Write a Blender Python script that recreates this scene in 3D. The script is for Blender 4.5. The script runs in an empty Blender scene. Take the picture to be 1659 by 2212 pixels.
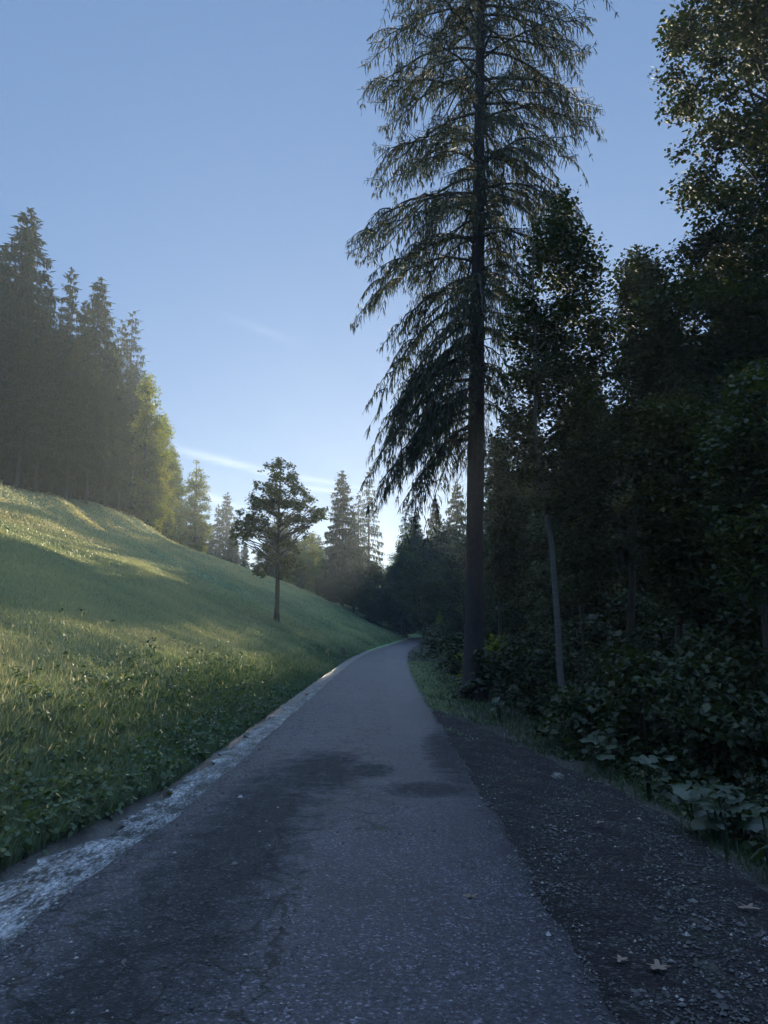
import bpy, math, numpy as np
from mathutils import Vector
sc = bpy.context.scene
R = math.radians
# ---------------------------------------------------------------- camera
PW, PH, FPX, PITCH, EYE = 1659.0, 2212.0, 1661.0, R(8.9), 1.6
cam_d = bpy.data.cameras.new('camera'); cam = bpy.data.objects.new('camera', cam_d)
sc.collection.objects.link(cam); sc.camera = cam
cam.location = (0, 0, EYE); cam.rotation_euler = (R(90) + PITCH, 0, 0)
cam_d.sensor_fit = 'VERTICAL'; cam_d.sensor_height = 36.0; cam_d.lens = 36.0 * FPX / PH
cam_d.clip_start = 0.05; cam_d.clip_end = 4000
# ---------------------------------------------------------------- sky, sun, exposure
SUN_EL, SUN_AZ = 7.4, 2.5           # degrees; azimuth east of +Y
w = bpy.data.worlds.new('World'); sc.world = w; w.use_nodes = True
nt = w.node_tree; nt.nodes.clear()
wo = nt.nodes.new('ShaderNodeOutputWorld'); bg = nt.nodes.new('ShaderNodeBackground')
sky = nt.nodes.new('ShaderNodeTexSky'); sky.sky_type = 'NISHITA'; sky.sun_disc = False
sky.sun_elevation = R(SUN_EL); sky.sun_rotation = R(SUN_AZ)
sky.altitude = 800; sky.air_density = 1.0; sky.dust_density = 0.25; sky.ozone_density = 3.0
def N(tree, typ, **kw):
    n = tree.nodes.new(typ)
    for k, v in kw.items():
        if k in n.inputs.keys() if isinstance(k, str) else False: n.inputs[k].default_value = v
        else: setattr(n, k, v)
    return n
# thin cirrus streaks, far away, as part of the sky
def cirrus(tree, col_in):
    L = tree.links
    geo = N(tree, 'ShaderNodeTexCoord')
    sep = N(tree, 'ShaderNodeSeparateXYZ'); L.new(geo.outputs['Generated'], sep.inputs[0])
    az = N(tree, 'ShaderNodeMath', operation='ARCTAN2'); L.new(sep.outputs[0], az.inputs[0]); L.new(sep.outputs[1], az.inputs[1])
    el = N(tree, 'ShaderNodeMath', operation='ARCSINE'); L.new(sep.outputs[2], el.inputs[0])
    com = N(tree, 'ShaderNodeCombineXYZ'); L.new(az.outputs[0], com.inputs[0]); L.new(el.outputs[0], com.inputs[1])
    ns = N(tree, 'ShaderNodeTexNoise'); ns.inputs['Scale'].default_value = 16; ns.inputs['Detail'].default_value = 8; ns.inputs['Roughness'].default_value = .65
    mp = N(tree, 'ShaderNodeMapping'); mp.inputs['Scale'].default_value = (1.0, 7.0, 1.0); mp.inputs['Rotation'].default_value = (0, 0, R(16))
    L.new(com.outputs[0], mp.inputs[0]); L.new(mp.outputs[0], ns.inputs[0])
    total = None
    def m(op, a, b=None, c=None):
        n = N(tree, 'ShaderNodeMath', operation=op)
        for i, v in enumerate((a, b, c)):
            if v is None: continue
            if isinstance(v, (int, float)): n.inputs[i].default_value = v
            else: L.new(v, n.inputs[i])
        return n.outputs[0]
    for (a0, e0, la, wd, tilt, amp) in [(-12.0, 12.4, 3.6, 0.30, -0.20, 0.34), (-5.0, 11.2, 3.0, 0.2, -0.16, 0.22),
                                        (-9.6, 22.0, 2.2, 0.3, -0.28, 0.07), (-12.5, 9.6, 1.6, 0.35, -0.3, 0.3), (-4.5, 10.5, 2.6, 0.2, -0.1, .25)]:
        da = m('SUBTRACT', az.outputs[0], R(a0)); de = m('SUBTRACT', el.outputs[0], R(e0))
        de2 = m('SUBTRACT', de, m('MULTIPLY', da, tilt))
        wob = m('MULTIPLY', m('SUBTRACT', ns.outputs[0], 0.5), R(0.5))
        de3 = m('ADD', de2, wob)
        ga = m('DIVIDE', da, R(la)); ge = m('DIVIDE', de3, R(wd))
        q = m('ADD', m('MULTIPLY', ga, ga), m('MULTIPLY', ge, ge))
        g = m('MULTIPLY', m('EXPONENT', m('MULTIPLY', q, -1.0)), m('MULTIPLY', ns.outputs[0], amp))
        total = g if total is None else m('ADD', total, g)
    mx = N(tree, 'ShaderNodeMix', data_type='RGBA'); L.new(total, mx.inputs[0]); L.new(col_in, mx.inputs[6])
    mx.inputs[7].default_value = CLOUD
    return mx.outputs[2]
CLOUD = (9.0, 9.6, 10.5, 1)
tint = N(nt, 'ShaderNodeMix', data_type='RGBA', blend_type='MULTIPLY'); tint.inputs[0].default_value = 1.0
tint.inputs[7].default_value = (1.15, 1.53, 2.22, 1)
gam = N(nt, 'ShaderNodeGamma'); gam.inputs[1].default_value = 0.38      # the photograph's flatter tone scale
nt.links.new(sky.outputs[0], gam.inputs[0]); nt.links.new(gam.outputs[0], tint.inputs[6])
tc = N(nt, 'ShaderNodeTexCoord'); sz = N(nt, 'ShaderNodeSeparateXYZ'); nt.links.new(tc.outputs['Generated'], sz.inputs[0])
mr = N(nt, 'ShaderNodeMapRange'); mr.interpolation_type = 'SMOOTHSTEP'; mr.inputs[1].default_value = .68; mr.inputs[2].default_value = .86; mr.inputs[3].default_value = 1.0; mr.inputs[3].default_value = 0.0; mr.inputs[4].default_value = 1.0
nt.links.new(sz.outputs[2], mr.inputs[0]); zc = N(nt, 'ShaderNodeMix', data_type='RGBA'); nt.links.new(mr.outputs[0], zc.inputs[0]); zc.inputs[6].default_value = (1, 1, 1, 1); zc.inputs[7].default_value = (8.4, 7.4, 6.2, 1)  # extra brightness added to the unseen sky overhead to fill shaded ground
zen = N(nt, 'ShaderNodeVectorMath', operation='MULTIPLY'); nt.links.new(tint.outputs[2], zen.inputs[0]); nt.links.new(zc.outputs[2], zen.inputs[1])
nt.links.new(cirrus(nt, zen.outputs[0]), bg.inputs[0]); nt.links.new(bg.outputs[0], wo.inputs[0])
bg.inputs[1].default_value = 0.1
sd = bpy.data.lights.new('sun', 'SUN'); sun = bpy.data.objects.new('sun', sd); sc.collection.objects.link(sun)
sd.energy = 5.0; sd.angle = R(0.5); sd.color = (1.0, 0.86, 0.62)
SUNDIR = Vector((math.sin(R(SUN_AZ)) * math.cos(R(SUN_EL)), math.cos(R(SUN_AZ)) * math.cos(R(SUN_EL)), math.sin(R(SUN_EL))))
sun.rotation_euler = SUNDIR.to_track_quat('Z', 'Y').to_euler(); sun.location = (0, 0, 60)
vs = sc.view_settings; vs.view_transform = 'Standard'; vs.look = 'None'; vs.exposure = 0.9; vs.gamma = 1.0; vs.use_curve_mapping = False
cy = sc.cycles; cy.use_denoising = True; cy.max_bounces = 6; cy.diffuse_bounces = 3; cy.glossy_bounces = 2
cy.transmission_bounces = 4; cy.volume_bounces = 1; cy.transparent_max_bounces = 8; cy.use_adaptive_sampling = True
cy.adaptive_threshold = 0.02; cy.sample_clamp_indirect = 4.0
HAZE_DENSITY = 0.00062
# ---------------------------------------------------------------- pixel helpers (photograph 1659 x 2212 grid)
CP, SP = math.cos(PITCH), math.sin(PITCH)
def ray(px, py):
    a, b = (px - PW / 2) / FPX, (PH / 2 - py) / FPX
    return np.array([a, CP - b * SP, SP + b * CP])
def at(px, py, D):                   # the point at distance D along +Y
    r = ray(px, py); t = D / r[1]
    return np.array([r[0] * t, D, EYE + r[2] * t])
# ---------------------------------------------------------------- mesh and object helpers
def mk_mesh(name, V, quads=None, tris=None, mats=(), tint=None, qm=None, tm=None, smooth=False):
    me = bpy.data.meshes.new(name)
    V = np.asarray(V, np.float32).reshape(-1, 3)
    quads = np.zeros((0, 4), np.int32) if quads is None or len(quads) == 0 else np.asarray(quads, np.int32).reshape(-1, 4)
    tris = np.zeros((0, 3), np.int32) if tris is None or len(tris) == 0 else np.asarray(tris, np.int32).reshape(-1, 3)
    me.vertices.add(len(V)); me.vertices.foreach_set('co', V.ravel())
    nl = quads.size + tris.size; npoly = len(quads) + len(tris)
    me.loops.add(nl); me.loops.foreach_set('vertex_index', np.concatenate([quads.ravel(), tris.ravel()]).astype(np.int32))
    me.polygons.add(npoly)
    st = np.concatenate([np.arange(len(quads)) * 4, quads.size + np.arange(len(tris)) * 3]).astype(np.int32)
    tot = np.concatenate([np.full(len(quads), 4), np.full(len(tris), 3)]).astype(np.int32)
    me.polygons.foreach_set('loop_start', st); me.polygons.foreach_set('loop_total', tot)
    if smooth: me.polygons.foreach_set('use_smooth', np.ones(npoly, bool))
    if qm is not None or tm is not None:
        q = np.zeros(len(quads), np.int32) if qm is None else np.asarray(qm, np.int32)
        t = np.zeros(len(tris), np.int32) if tm is None else np.asarray(tm, np.int32)
        me.polygons.foreach_set('material_index', np.concatenate([q, t]))
    for m in mats: me.materials.append(m)
    if tint is not None:
        a = me.attributes.new('tint', 'FLOAT', 'POINT'); a.data.foreach_set('value', np.asarray(tint, np.float32))
    me.update(calc_edges=True)
    return me
def link(name, data, parent=None, label=None, cat=None, group=None, kind=None, loc=None):
    o = bpy.data.objects.new(name, data); sc.collection.objects.link(o)
    if parent: o.parent = parent
    if label: o['label'] = label
    if cat: o['category'] = cat
    if group: o['group'] = group
    if kind: o['kind'] = kind
    if loc is not None: o.location = loc
    return o
class Geo:
    """collects quads / tris with a tint per vertex and a material slot per face"""
    def __init__(s): s.V, s.Q, s.T, s.tn, s.qm, s.tm, s.n = [], [], [], [], [], [], 0
    def add(s, V, Q=None, T=None, tint=0.5, mat=0):
        V = np.asarray(V, float).reshape(-1, 3); k = len(V)
        s.V.append(V); s.tn.append(np.full(k, tint) if np.isscalar(tint) else np.asarray(tint, float))
        if Q is not None and len(Q): Q = np.asarray(Q).reshape(-1, 4); s.Q.append(Q + s.n); s.qm.append(np.full(len(Q), mat))
        if T is not None and len(T): T = np.asarray(T).reshape(-1, 3); s.T.append(T + s.n); s.tm.append(np.full(len(T), mat))
        s.n += k
    def mesh(s, name, mats, smooth=False):
        c = lambda a: np.concatenate(a) if a else None
        return mk_mesh(name, c(s.V), c(s.Q), c(s.T), mats, c(s.tn), c(s.qm) if s.Q else None, c(s.tm) if s.T else None, smooth)
def tube(P, rad, n=6, jitter=0, rng=None):
    P = np.asarray(P, float); m = len(P)
    T = np.gradient(P, axis=0); T /= np.linalg.norm(T, axis=1)[:, None] + 1e-9
    ref = np.where(np.abs(T[:, 2:3]) > 0.9, np.array([[1.0, 0, 0]]), np.array([[0, 0, 1.0]]))
    A = np.cross(T, ref); A /= np.linalg.norm(A, axis=1)[:, None] + 1e-9; B = np.cross(T, A)
    for i in range(1, m):
        if np.dot(A[i], A[i - 1]) < 0: pass
    an = np.arange(n) * 2 * math.pi / n
    rr = np.asarray(rad, float)[:, None] * np.ones((m, n))
    if jitter and rng is not None: rr = rr * (1 + rng.normal(0, jitter, (m, n)))
    V = P[:, None, :] + rr[:, :, None] * (np.cos(an)[None, :, None] * A[:, None, :] + np.sin(an)[None, :, None] * B[:, None, :])
    i = np.arange(m - 1)[:, None] * n; j = np.arange(n)[None, :]; j2 = (j + 1) % n
    Q = np.stack([i + j, i + j2, i + n + j2, i + n + j], -1).reshape(-1, 4)
    return V.reshape(-1, 3), Q
def kites(C, D, S, L, W, rng=None, bend=0.0):
    """leaf shaped quads: C base points, D unit length direction, S unit side direction, L length, W width"""
    k = len(C); L = np.asarray(L)[:, None] * np.ones((k, 1)); W = np.asarray(W)[:, None] * np.ones((k, 1))
    Nn = np.cross(D, S)
    a = C; b = C + D * L * .42 + S * W * .5 + Nn * L * bend; c = C + D * L; d = C + D * L * .42 - S * W * .5 + Nn * L * bend
    V = np.stack([a, b, c, d], 1).reshape(-1, 3)
    return V, np.arange(4 * k).reshape(k, 4)
def unit(v): return v / (np.linalg.norm(v, axis=-1, keepdims=True) + 1e-9)
# ---------------------------------------------------------------- materials
def mat(name):
    m = bpy.data.materials.new(name); m.use_nodes = True; t = m.node_tree
    return m, t, t.nodes['Principled BSDF'], t.nodes['Material Output']
def ramp(t, fac, stops):
    r = t.nodes.new('ShaderNodeValToRGB'); e = r.color_ramp.elements
    while len(e) < len(stops): e.new(0.5)
    for i, (p, c) in enumerate(stops): e[i].position = p; e[i].color = (*c, 1)
    t.links.new(fac, r.inputs[0]); return r.outputs[0]
def noise(t, scale, detail=4, vec=None, rough=0.55):
    n = t.nodes.new('ShaderNodeTexNoise'); n.inputs['Scale'].default_value = scale; n.inputs['Detail'].default_value = detail
    n.inputs['Roughness'].default_value = rough
    if vec is not None: t.links.new(vec, n.inputs[0])
    return n.outputs[0]
def pos(t, scale=None):
    g = t.nodes.new('ShaderNodeTexCoord')
    if scale is None: return g.outputs['Object']
    m = t.nodes.new('ShaderNodeMapping'); m.inputs['Scale'].default_value = scale; t.links.new(g.outputs['Object'], m.inputs[0]); return m.outputs[0]
def mth(t, op, a, b=None, c=None, clamp=False):
    n = t.nodes.new('ShaderNodeMath'); n.operation = op; n.use_clamp = clamp
    for i, v in enumerate((a, b, c)):
        if v is None: continue
        if isinstance(v, (int, float)): n.inputs[i].default_value = v
        else: t.links.new(v, n.inputs[i])
    return n.outputs[0]
def mix(t, fac, a, b, blend='MIX'):
    n = t.nodes.new('ShaderNodeMix'); n.data_type = 'RGBA'; n.blend_type = blend
    for s, v in ((0, fac), (6, a), (7, b)):
        if isinstance(v, (int, float)): n.inputs[s].default_value = v
        elif isinstance(v, tuple): n.inputs[s].default_value = (*v, 1)
        else: t.links.new(v, n.inputs[s])
    return n.outputs[2]
def bump(t, h, strength=0.5, dist=0.02):
    b = t.nodes.new('ShaderNodeBump'); b.inputs['Strength'].default_value = strength; b.inputs['Distance'].default_value = dist
    t.links.new(h, b.inputs['Height']); return b.outputs[0]
def leaf_mat(name, stops, trans=0.35, tcol=(1.5, 1.6, 0.5), rough=0.6, var=0.25, spec=0.3):
    """thin leaves: diffuse + gloss + light coming through, colour by a tint attribute and by plant"""
    m, t, p, out = mat(name)
    at_ = t.nodes.new('ShaderNodeAttribute'); at_.attribute_name = 'tint'
    oi = t.nodes.new('ShaderNodeObjectInfo')
    f = mth(t, 'ADD', at_.outputs['Fac'], mth(t, 'MULTIPLY', mth(t, 'SUBTRACT', oi.outputs['Random'], 0.5), var), clamp=True)
    c = ramp(t, f, stops)
    t.links.new(c, p.inputs['Base Color']); p.inputs['Roughness'].default_value = rough; p.inputs['Specular IOR Level'].default_value = spec
    tr = t.nodes.new('ShaderNodeBsdfTranslucent'); t.links.new(mix(t, 1.0, c, tcol, 'MULTIPLY'), tr.inputs[0])
    ms = t.nodes.new('ShaderNodeMixShader'); ms.inputs[0].default_value = trans
    t.links.new(p.outputs[0], ms.inputs[1]); t.links.new(tr.outputs[0], ms.inputs[2]); t.links.new(ms.outputs[0], out.inputs[0])
    return m
M = {}
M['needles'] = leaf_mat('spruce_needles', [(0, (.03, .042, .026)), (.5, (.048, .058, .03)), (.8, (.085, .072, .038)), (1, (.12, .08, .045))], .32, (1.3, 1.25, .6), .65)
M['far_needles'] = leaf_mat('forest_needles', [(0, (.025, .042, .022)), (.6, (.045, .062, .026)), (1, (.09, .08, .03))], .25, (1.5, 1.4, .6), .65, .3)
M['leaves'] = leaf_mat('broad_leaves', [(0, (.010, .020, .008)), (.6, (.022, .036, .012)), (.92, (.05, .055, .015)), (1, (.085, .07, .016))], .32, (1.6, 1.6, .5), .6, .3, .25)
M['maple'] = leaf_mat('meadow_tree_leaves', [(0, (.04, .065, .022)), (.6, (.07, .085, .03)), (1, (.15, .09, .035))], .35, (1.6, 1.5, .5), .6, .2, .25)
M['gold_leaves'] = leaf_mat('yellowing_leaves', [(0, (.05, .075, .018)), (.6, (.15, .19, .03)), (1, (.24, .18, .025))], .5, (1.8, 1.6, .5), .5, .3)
M['shrub_leaves'] = leaf_mat('shrub_leaves', [(0, (.010, .020, .009)), (.7, (.023, .037, .014)), (1, (.05, .048, .018))], .3, (1.5, 1.5, .5), .55, .4, .3)
M['weed'] = leaf_mat('weed_leaves', [(0, (.03, .055, .028)), (.7, (.065, .10, .045)), (1, (.13, .14, .06))], .35, (1.4, 1.4, .6), .55, 0, .3)
M['big_leaves'] = leaf_mat('butterbur_leaves', [(0, (.014, .026, .014)), (1, (.03, .046, .024))], .3, (1.4, 1.5, .5), .5, .4, .5)
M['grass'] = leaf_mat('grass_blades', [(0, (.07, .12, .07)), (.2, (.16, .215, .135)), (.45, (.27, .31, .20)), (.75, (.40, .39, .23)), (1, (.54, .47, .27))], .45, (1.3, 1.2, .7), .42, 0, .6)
M['dry'] = leaf_mat('dry_stalks', [(0, (.22, .20, .11)), (1, (.42, .39, .25))], .55, (1.1, 1.05, .85), .7, 0, .2)
def bark(name, c1, c2, sc_=(6, 6, 1.5), strength=.8):
    m, t, p, out = mat(name)
    v = pos(t, sc_); n1 = noise(t, 6, 6, v, .65); vo = t.nodes.new('ShaderNodeTexVoronoi'); vo.inputs['Scale'].default_value = 7
    t.links.new(v, vo.inputs[0]); h = mth(t, 'ADD', mth(t, 'MULTIPLY', vo.outputs[0], .6), n1)
    t.links.new(ramp(t, n1, [(.3, c1), (.7, c2)]), p.inputs['Base Color']); p.inputs['Roughness'].default_value = .9
    t.links.new(bump(t, h, strength, .03), p.inputs['Normal']); return m
M['bark'] = bark('spruce_bark', (.02, .016, .018), (.055, .043, .045))
M['pale_bark'] = bark('pale_bark', (.04, .039, .036), (.10, .094, .085), (2, 2, 7), .3)
M['twig'] = bark('branch_bark', (.035, .03, .025), (.07, .055, .045))
M['far_bark'] = bark('forest_bark', (.045, .04, .032), (.10, .085, .07))
# ---------------------------------------------------------------- the lie of the land
RC = np.array([(-60, -.5, 0), (-20, -.5, 0), (0, -.5, 0), (20, -.47, 0.02), (30, -.4, .06), (43, -.18, .16), (52, .1, .2), (60, .5, .25), (72, 1.55, .4),
               (86, 3.2, .66), (95, 4.7, .95), (101, 6.4, 1.08), (106, 9, 1.14), (110, 12.5, 1.14), (114, 17, 1.0), (118, 30, .8), (128, 60, .5), (150, 130, 0), (200, 300, 0)], float)  # y, x, z
_s = np.concatenate([[0], np.cumsum(np.hypot(np.diff(RC[:, 0]), np.diff(RC[:, 1])))])
def _smooth_line():
    s = np.arange(0, _s[-1], 0.5); y = np.interp(s, _s, RC[:, 0]); x = np.interp(s, _s, RC[:, 1]); z = np.interp(s, _s, RC[:, 2])
    k = np.hanning(25); k /= k.sum()
    f = lambda a: np.convolve(np.pad(a, 12, mode='reflect', reflect_type='odd'), k, 'valid')
    return s, f(x), f(y), f(z)
CS, CX, CY, CZ = _smooth_line()
CT = np.stack([np.gradient(CX), np.gradient(CY)], 1); CT /= np.linalg.norm(CT, axis=1)[:, None]; CN = np.stack([CT[:, 1], -CT[:, 0]], 1)   # to the right
def road_uv(x, y):
    x = np.asarray(x, float).ravel(); y = np.asarray(y, float).ravel()
    u = np.empty(len(x)); z = np.empty(len(x)); s = np.empty(len(x))
    sub = slice(0, None, 2); cx, cyy = CX[sub], CY[sub]
    for a in range(0, len(x), 20000):
        b = slice(a, a + 20000); d2 = (x[b, None] - cx) ** 2 + (y[b, None] - cyy) ** 2; i = d2.argmin(1) * 2
        dx, dy = x[b] - CX[i], y[b] - CY[i]; side = dx * CN[i, 0] + dy * CN[i, 1]; al = dx * CT[i, 0] + dy * CT[i, 1]
        far = np.sqrt(d2.min(1)); u[b] = np.where(np.abs(side) < far * .8, np.sign(side) * far, side)
        z[b] = np.interp(CS[i] + al, CS, CZ); s[b] = CS[i] + al
    return u, z, s
def sst(x, a, b): t = np.clip((x - a) / (b - a), 0, 1); return t * t * (3 - 2 * t)
_rg = np.random.default_rng(5)
_W = [(k, _rg.uniform(0, 2 * math.pi), _rg.uniform(0, 6.28)) for k in (0.11, .17, .27, .4, .63, .9, 1.4, 2.1, 3.1)]
def fnoise(x, y, lo=0, hi=9):
    r = 0
    for k, a, p in _W[lo:hi]:
        r = r + (0.25 / k) ** .9 * np.sin(k * (x * math.cos(a) + y * math.sin(a)) + p + 1.7 * np.sin(k * .6 * (y * math.cos(a) - x * math.sin(a)) + p * 2))
    return r * .5
HALF = 1.5
S0 = float(np.interp(0, CY, CS))                     # station at the camera
def left_d(u, s): return -u - HALF + .34 * sst(s - S0, 5, 9)      # distance out from the road's left edge
def gully(y, d): return y - 50.5 - .62 * d - .6 * np.sin(d * .5)
def shw(k): return 1 - .95 * sst(k, 7, 18)      # the gravel shoulder peters out before the big spruce
def ground_z(x, y):
    shp = np.shape(x); x = np.asarray(x, float).ravel(); y = np.asarray(y, float).ravel()
    u, zr, s = road_uv(x, y)
    d = left_d(u, s)                                  # left of the road
    bank = .06 * sst(d, .55, .75) + .50 * sst(d, .65, 2.2) + .43 * np.maximum(d - 1.6, 0) - .12 * np.maximum(d - 30, 0)
    bank = bank - .30 * np.maximum(d - 45, 0) + .36 * fnoise(x, y, 0, 5) * sst(d, 3, 12) + .12 * fnoise(x * 1.5, y * 1.5, 3) * sst(d, .9, 2.5)
    g = d - (y - 49) / .62                            # the gully that runs down to the road beyond the maple
    gl = gully(y, d)
    bank = bank - (1.05 * np.exp(-(gl / 1.6) ** 2)) * sst(d, .3, 3) * (1 - sst(d, 16, 26)) - .6 * np.exp(-((gl - 15) / 1.5) ** 2) * sst(d, 1, 4) * (1 - sst(d, 8, 16)) + .25 * np.exp(-((gl + 3.5) / 2.0) ** 2) * sst(d, 1, 4)
    bank = bank + .8 * np.exp(-((d - 24 - .05 * y) / 2.2) ** 2) * sst(y, 25, 45) * (1 - sst(y, 80, 95)) + .55 * np.exp(-((d - 19) / 1.5) ** 2) * sst(y, 20, 40) * (1 - sst(y, 60, 75))
    dec = 1 - .85 * sst(y, 92, 150)
    stream = -.05 * sst(d, 0, .15) * (1 - sst(d, .5, .7))
    left = bank * dec + stream - .03
    e = u - HALF                                      # right of the road
    right = -.03 - .10 * sst(e, .6, 2.2) - .40 * sst(e, 1.6, 3.6) + .32 * np.maximum(e - 6.5, 0) - .10 * np.maximum(e - 30, 0) - .22 * np.maximum(e - 60, 0) + .09 * fnoise(x * 1.3, y * 1.3, 2) * sst(e, 1.6, 4)
    right = np.where(y < 95, right, right * (1 - .7 * sst(y, 95, 130)))
    h = zr + np.where(u < 0, left, right)
    h = np.where(np.abs(u) < HALF + .02, zr - .05, h)
    far = sst(np.hypot(x, y), 220, 420)
    return (h * (1 - far) + 6 * far).reshape(shp)
def gz(x, y): return float(ground_z(np.array([x]), np.array([y]))[0])
def ground_hit(px, py, tmax=150):
    r = ray(px, py); t = np.linspace(1.5, tmax, 3000); P = np.array([0, 0, EYE]) + t[:, None] * r
    below = np.where(P[:, 2] < ground_z(P[:, 0], P[:, 1]))[0]
    return P[below[0]] if len(below) else P[-1]
def axis(parts):
    out = []
    for a, b, st in parts: out.append(np.arange(a, b, st))
    return np.unique(np.round(np.concatenate(out + [[parts[-1][1]]]), 3))
gx = axis([(-900, -300, 60), (-300, -80, 10), (-80, -30, 1.2), (-30, -8, .4), (-8, 9, .16), (9, 30, .6), (30, 80, 2), (80, 300, 10), (300, 900, 60)])
gy = axis([(-300, -40, 20), (-40, -4, 1.5), (-4, 22, .16), (22, 60, .35), (60, 120, .7), (120, 300, 6), (300, 1500, 60)])
GX, GY = np.meshgrid(gx, gy); GZ = ground_z(GX, GY)
def grid_quads(ny, nx):
    i = np.arange(ny - 1)[:, None] * nx; j = np.arange(nx - 1)[None, :]
    return np.stack([i + j, i + j + 1, i + nx + j + 1, i + nx + j], -1).reshape(-1, 4)
m, t, p, out = mat('meadow_soil')
n1, n2, n3 = noise(t, .35, 5, pos(t)), noise(t, 3.0, 6, pos(t)), noise(t, 30, 3, pos(t))
c = ramp(t, mth(t, 'ADD', mth(t, 'MULTIPLY', n1, .5), mth(t, 'MULTIPLY', n2, .5)), [(.3, (.09, .15, .08)), (.5, (.14, .21, .11)), (.68, (.22, .24, .12))])
t.links.new(c, p.inputs['Base Color']); p.inputs['Roughness'].default_value = .95; p.inputs['Specular IOR Level'].default_value = .1
t.links.new(bump(t, mth(t, 'ADD', n2, n3), .8, .08), p.inputs['Normal']); M['soil'] = m
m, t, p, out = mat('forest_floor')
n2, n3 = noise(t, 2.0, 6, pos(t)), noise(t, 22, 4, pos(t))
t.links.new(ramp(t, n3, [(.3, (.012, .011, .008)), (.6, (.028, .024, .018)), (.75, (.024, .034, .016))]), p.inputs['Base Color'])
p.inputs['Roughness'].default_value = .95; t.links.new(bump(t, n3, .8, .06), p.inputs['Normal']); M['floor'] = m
cxq = .5 * (GX[:-1, :-1] + GX[1:, 1:]); cyq = .5 * (GY[:-1, :-1] + GY[1:, 1:])
uq = road_uv(cxq, cyq)[0]
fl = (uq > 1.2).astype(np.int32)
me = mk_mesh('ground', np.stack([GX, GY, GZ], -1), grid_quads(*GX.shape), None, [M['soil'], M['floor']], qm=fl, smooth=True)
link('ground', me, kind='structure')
# ---------------------------------------------------------------- road, shoulder, running water: sheets along the road
def strip(name, us, ss, zf, m, smooth=True):
    """us(s) -> lateral positions (k,) per station; zf(u, x, y, s) -> height above road level"""
    rows = []
    for s in ss:
        cx, cyy, cz = (np.interp(s, CS, a) for a in (CX, CY, CZ)); nx, ny = np.interp(s, CS, CN[:, 0]), np.interp(s, CS, CN[:, 1])
        u = us(s); x, y = cx + nx * u, cyy + ny * u
        rows.append(np.stack([x, y, cz + zf(u, x, y, s)], 1))
    V = np.array(rows); me = mk_mesh(name, V, grid_quads(V.shape[0], V.shape[1]), None, [m], smooth=smooth); return me
stn = np.concatenate([np.arange(S0 - 14, S0 + 22, .12), np.arange(S0 + 22, S0 + 110, .5), np.arange(S0 + 110, S0 + 300, 3)])
m, t, p, out = mat('asphalt')
P_ = pos(t)
def cw(a, b, k, f): return mth(t, 'MULTIPLY', f, k)
fine = noise(t, 140, 3, P_, .7); mid = noise(t, 14, 5, P_); big = noise(t, 1.1, 4, P_); lng = noise(t, 1.0, 4, pos(t, (2.2, .18, 1)))
v1 = t.nodes.new('ShaderNodeTexVoronoi'); v1.inputs['Scale'].default_value = 80; t.links.new(P_, v1.inputs[0])
vc = t.nodes.new('ShaderNodeSeparateColor'); t.links.new(v1.outputs['Color'], vc.inputs[0])
base = ramp(t, mth(t, 'ADD', mth(t, 'MULTIPLY', big, .45), mth(t, 'ADD', mth(t, 'MULTIPLY', lng, .3), mth(t, 'MULTIPLY', mid, .25))), [(.36, (.0215, .0195, .0255)), (.62, (.040, .037, .047))])
grain = mix(t, 1.0, base, ramp(t, vc.outputs[0], [(0, (.35, .35, .35)), (.75, (1.1, 1.1, 1.1)), (.9, (1.7, 1.7, 1.7)), (1, (4.5, 4.4, 4.2))]), 'MULTIPLY')
sp = t.nodes.new('ShaderNodeSeparateXYZ'); t.links.new(P_, sp.inputs[0]); X, Y = sp.outputs[0], sp.outputs[1]
def blob(x0, y0, wx, wy, edge=1.0):
    a = mth(t, 'DIVIDE', mth(t, 'SUBTRACT', X, x0), wx); b = mth(t, 'DIVIDE', mth(t, 'SUBTRACT', Y, y0), wy)
    q = mth(t, 'ADD', mth(t, 'MULTIPLY', a, a), mth(t, 'MULTIPLY', b, b))
    q = mth(t, 'ADD', q, mth(t, 'MULTIPLY', mth(t, 'SUBTRACT', noise(t, 3.4, 9, P_, .75), .5), 3.6))
    return mth(t, 'MULTIPLY', mth(t, 'SUBTRACT', 1.3, q), .9, clamp=True)
wet = blob(-1.12, 6.4, .52, 3.8)
for a in ((-.75, 9.2, .55, 1.5), (.5, 8.2, .5, .4), (-1.3, 3.3, .4, 1.6), (.85, 10.5, .3, 2.5), (-.2, 9.3, .3, .5)): wet = mth(t, 'MAXIMUM', wet, blob(*a))
# cracks
vd = t.nodes.new('ShaderNodeTexVoronoi'); vd.feature = 'DISTANCE_TO_EDGE'; vd.inputs['Scale'].default_value = 2.6
wv = t.nodes.new('ShaderNodeVectorMath'); wv.operation = 'ADD'; t.links.new(P_, wv.inputs[0])
nz = t.nodes.new('ShaderNodeTexNoise'); nz.inputs['Scale'].default_value = 5; nz.inputs['Detail'].default_value = 6; t.links.new(P_, nz.inputs[0])
sc2 = t.nodes.new('ShaderNodeVectorMath'); sc2.operation = 'SCALE'; sc2.inputs[3].default_value = .35; t.links.new(nz.outputs[1], sc2.inputs[0])
t.links.new(sc2.outputs[0], wv.inputs[1]); t.links.new(wv.outputs[0], vd.inputs[0])
crack = mth(t, 'MULTIPLY', mth(t, 'LESS_THAN', mth(t, 'ADD', X, mth(t, 'MULTIPLY', mth(t, 'GREATER_THAN', Y, 6.5), -.6)), -.5), 1.0)
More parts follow.
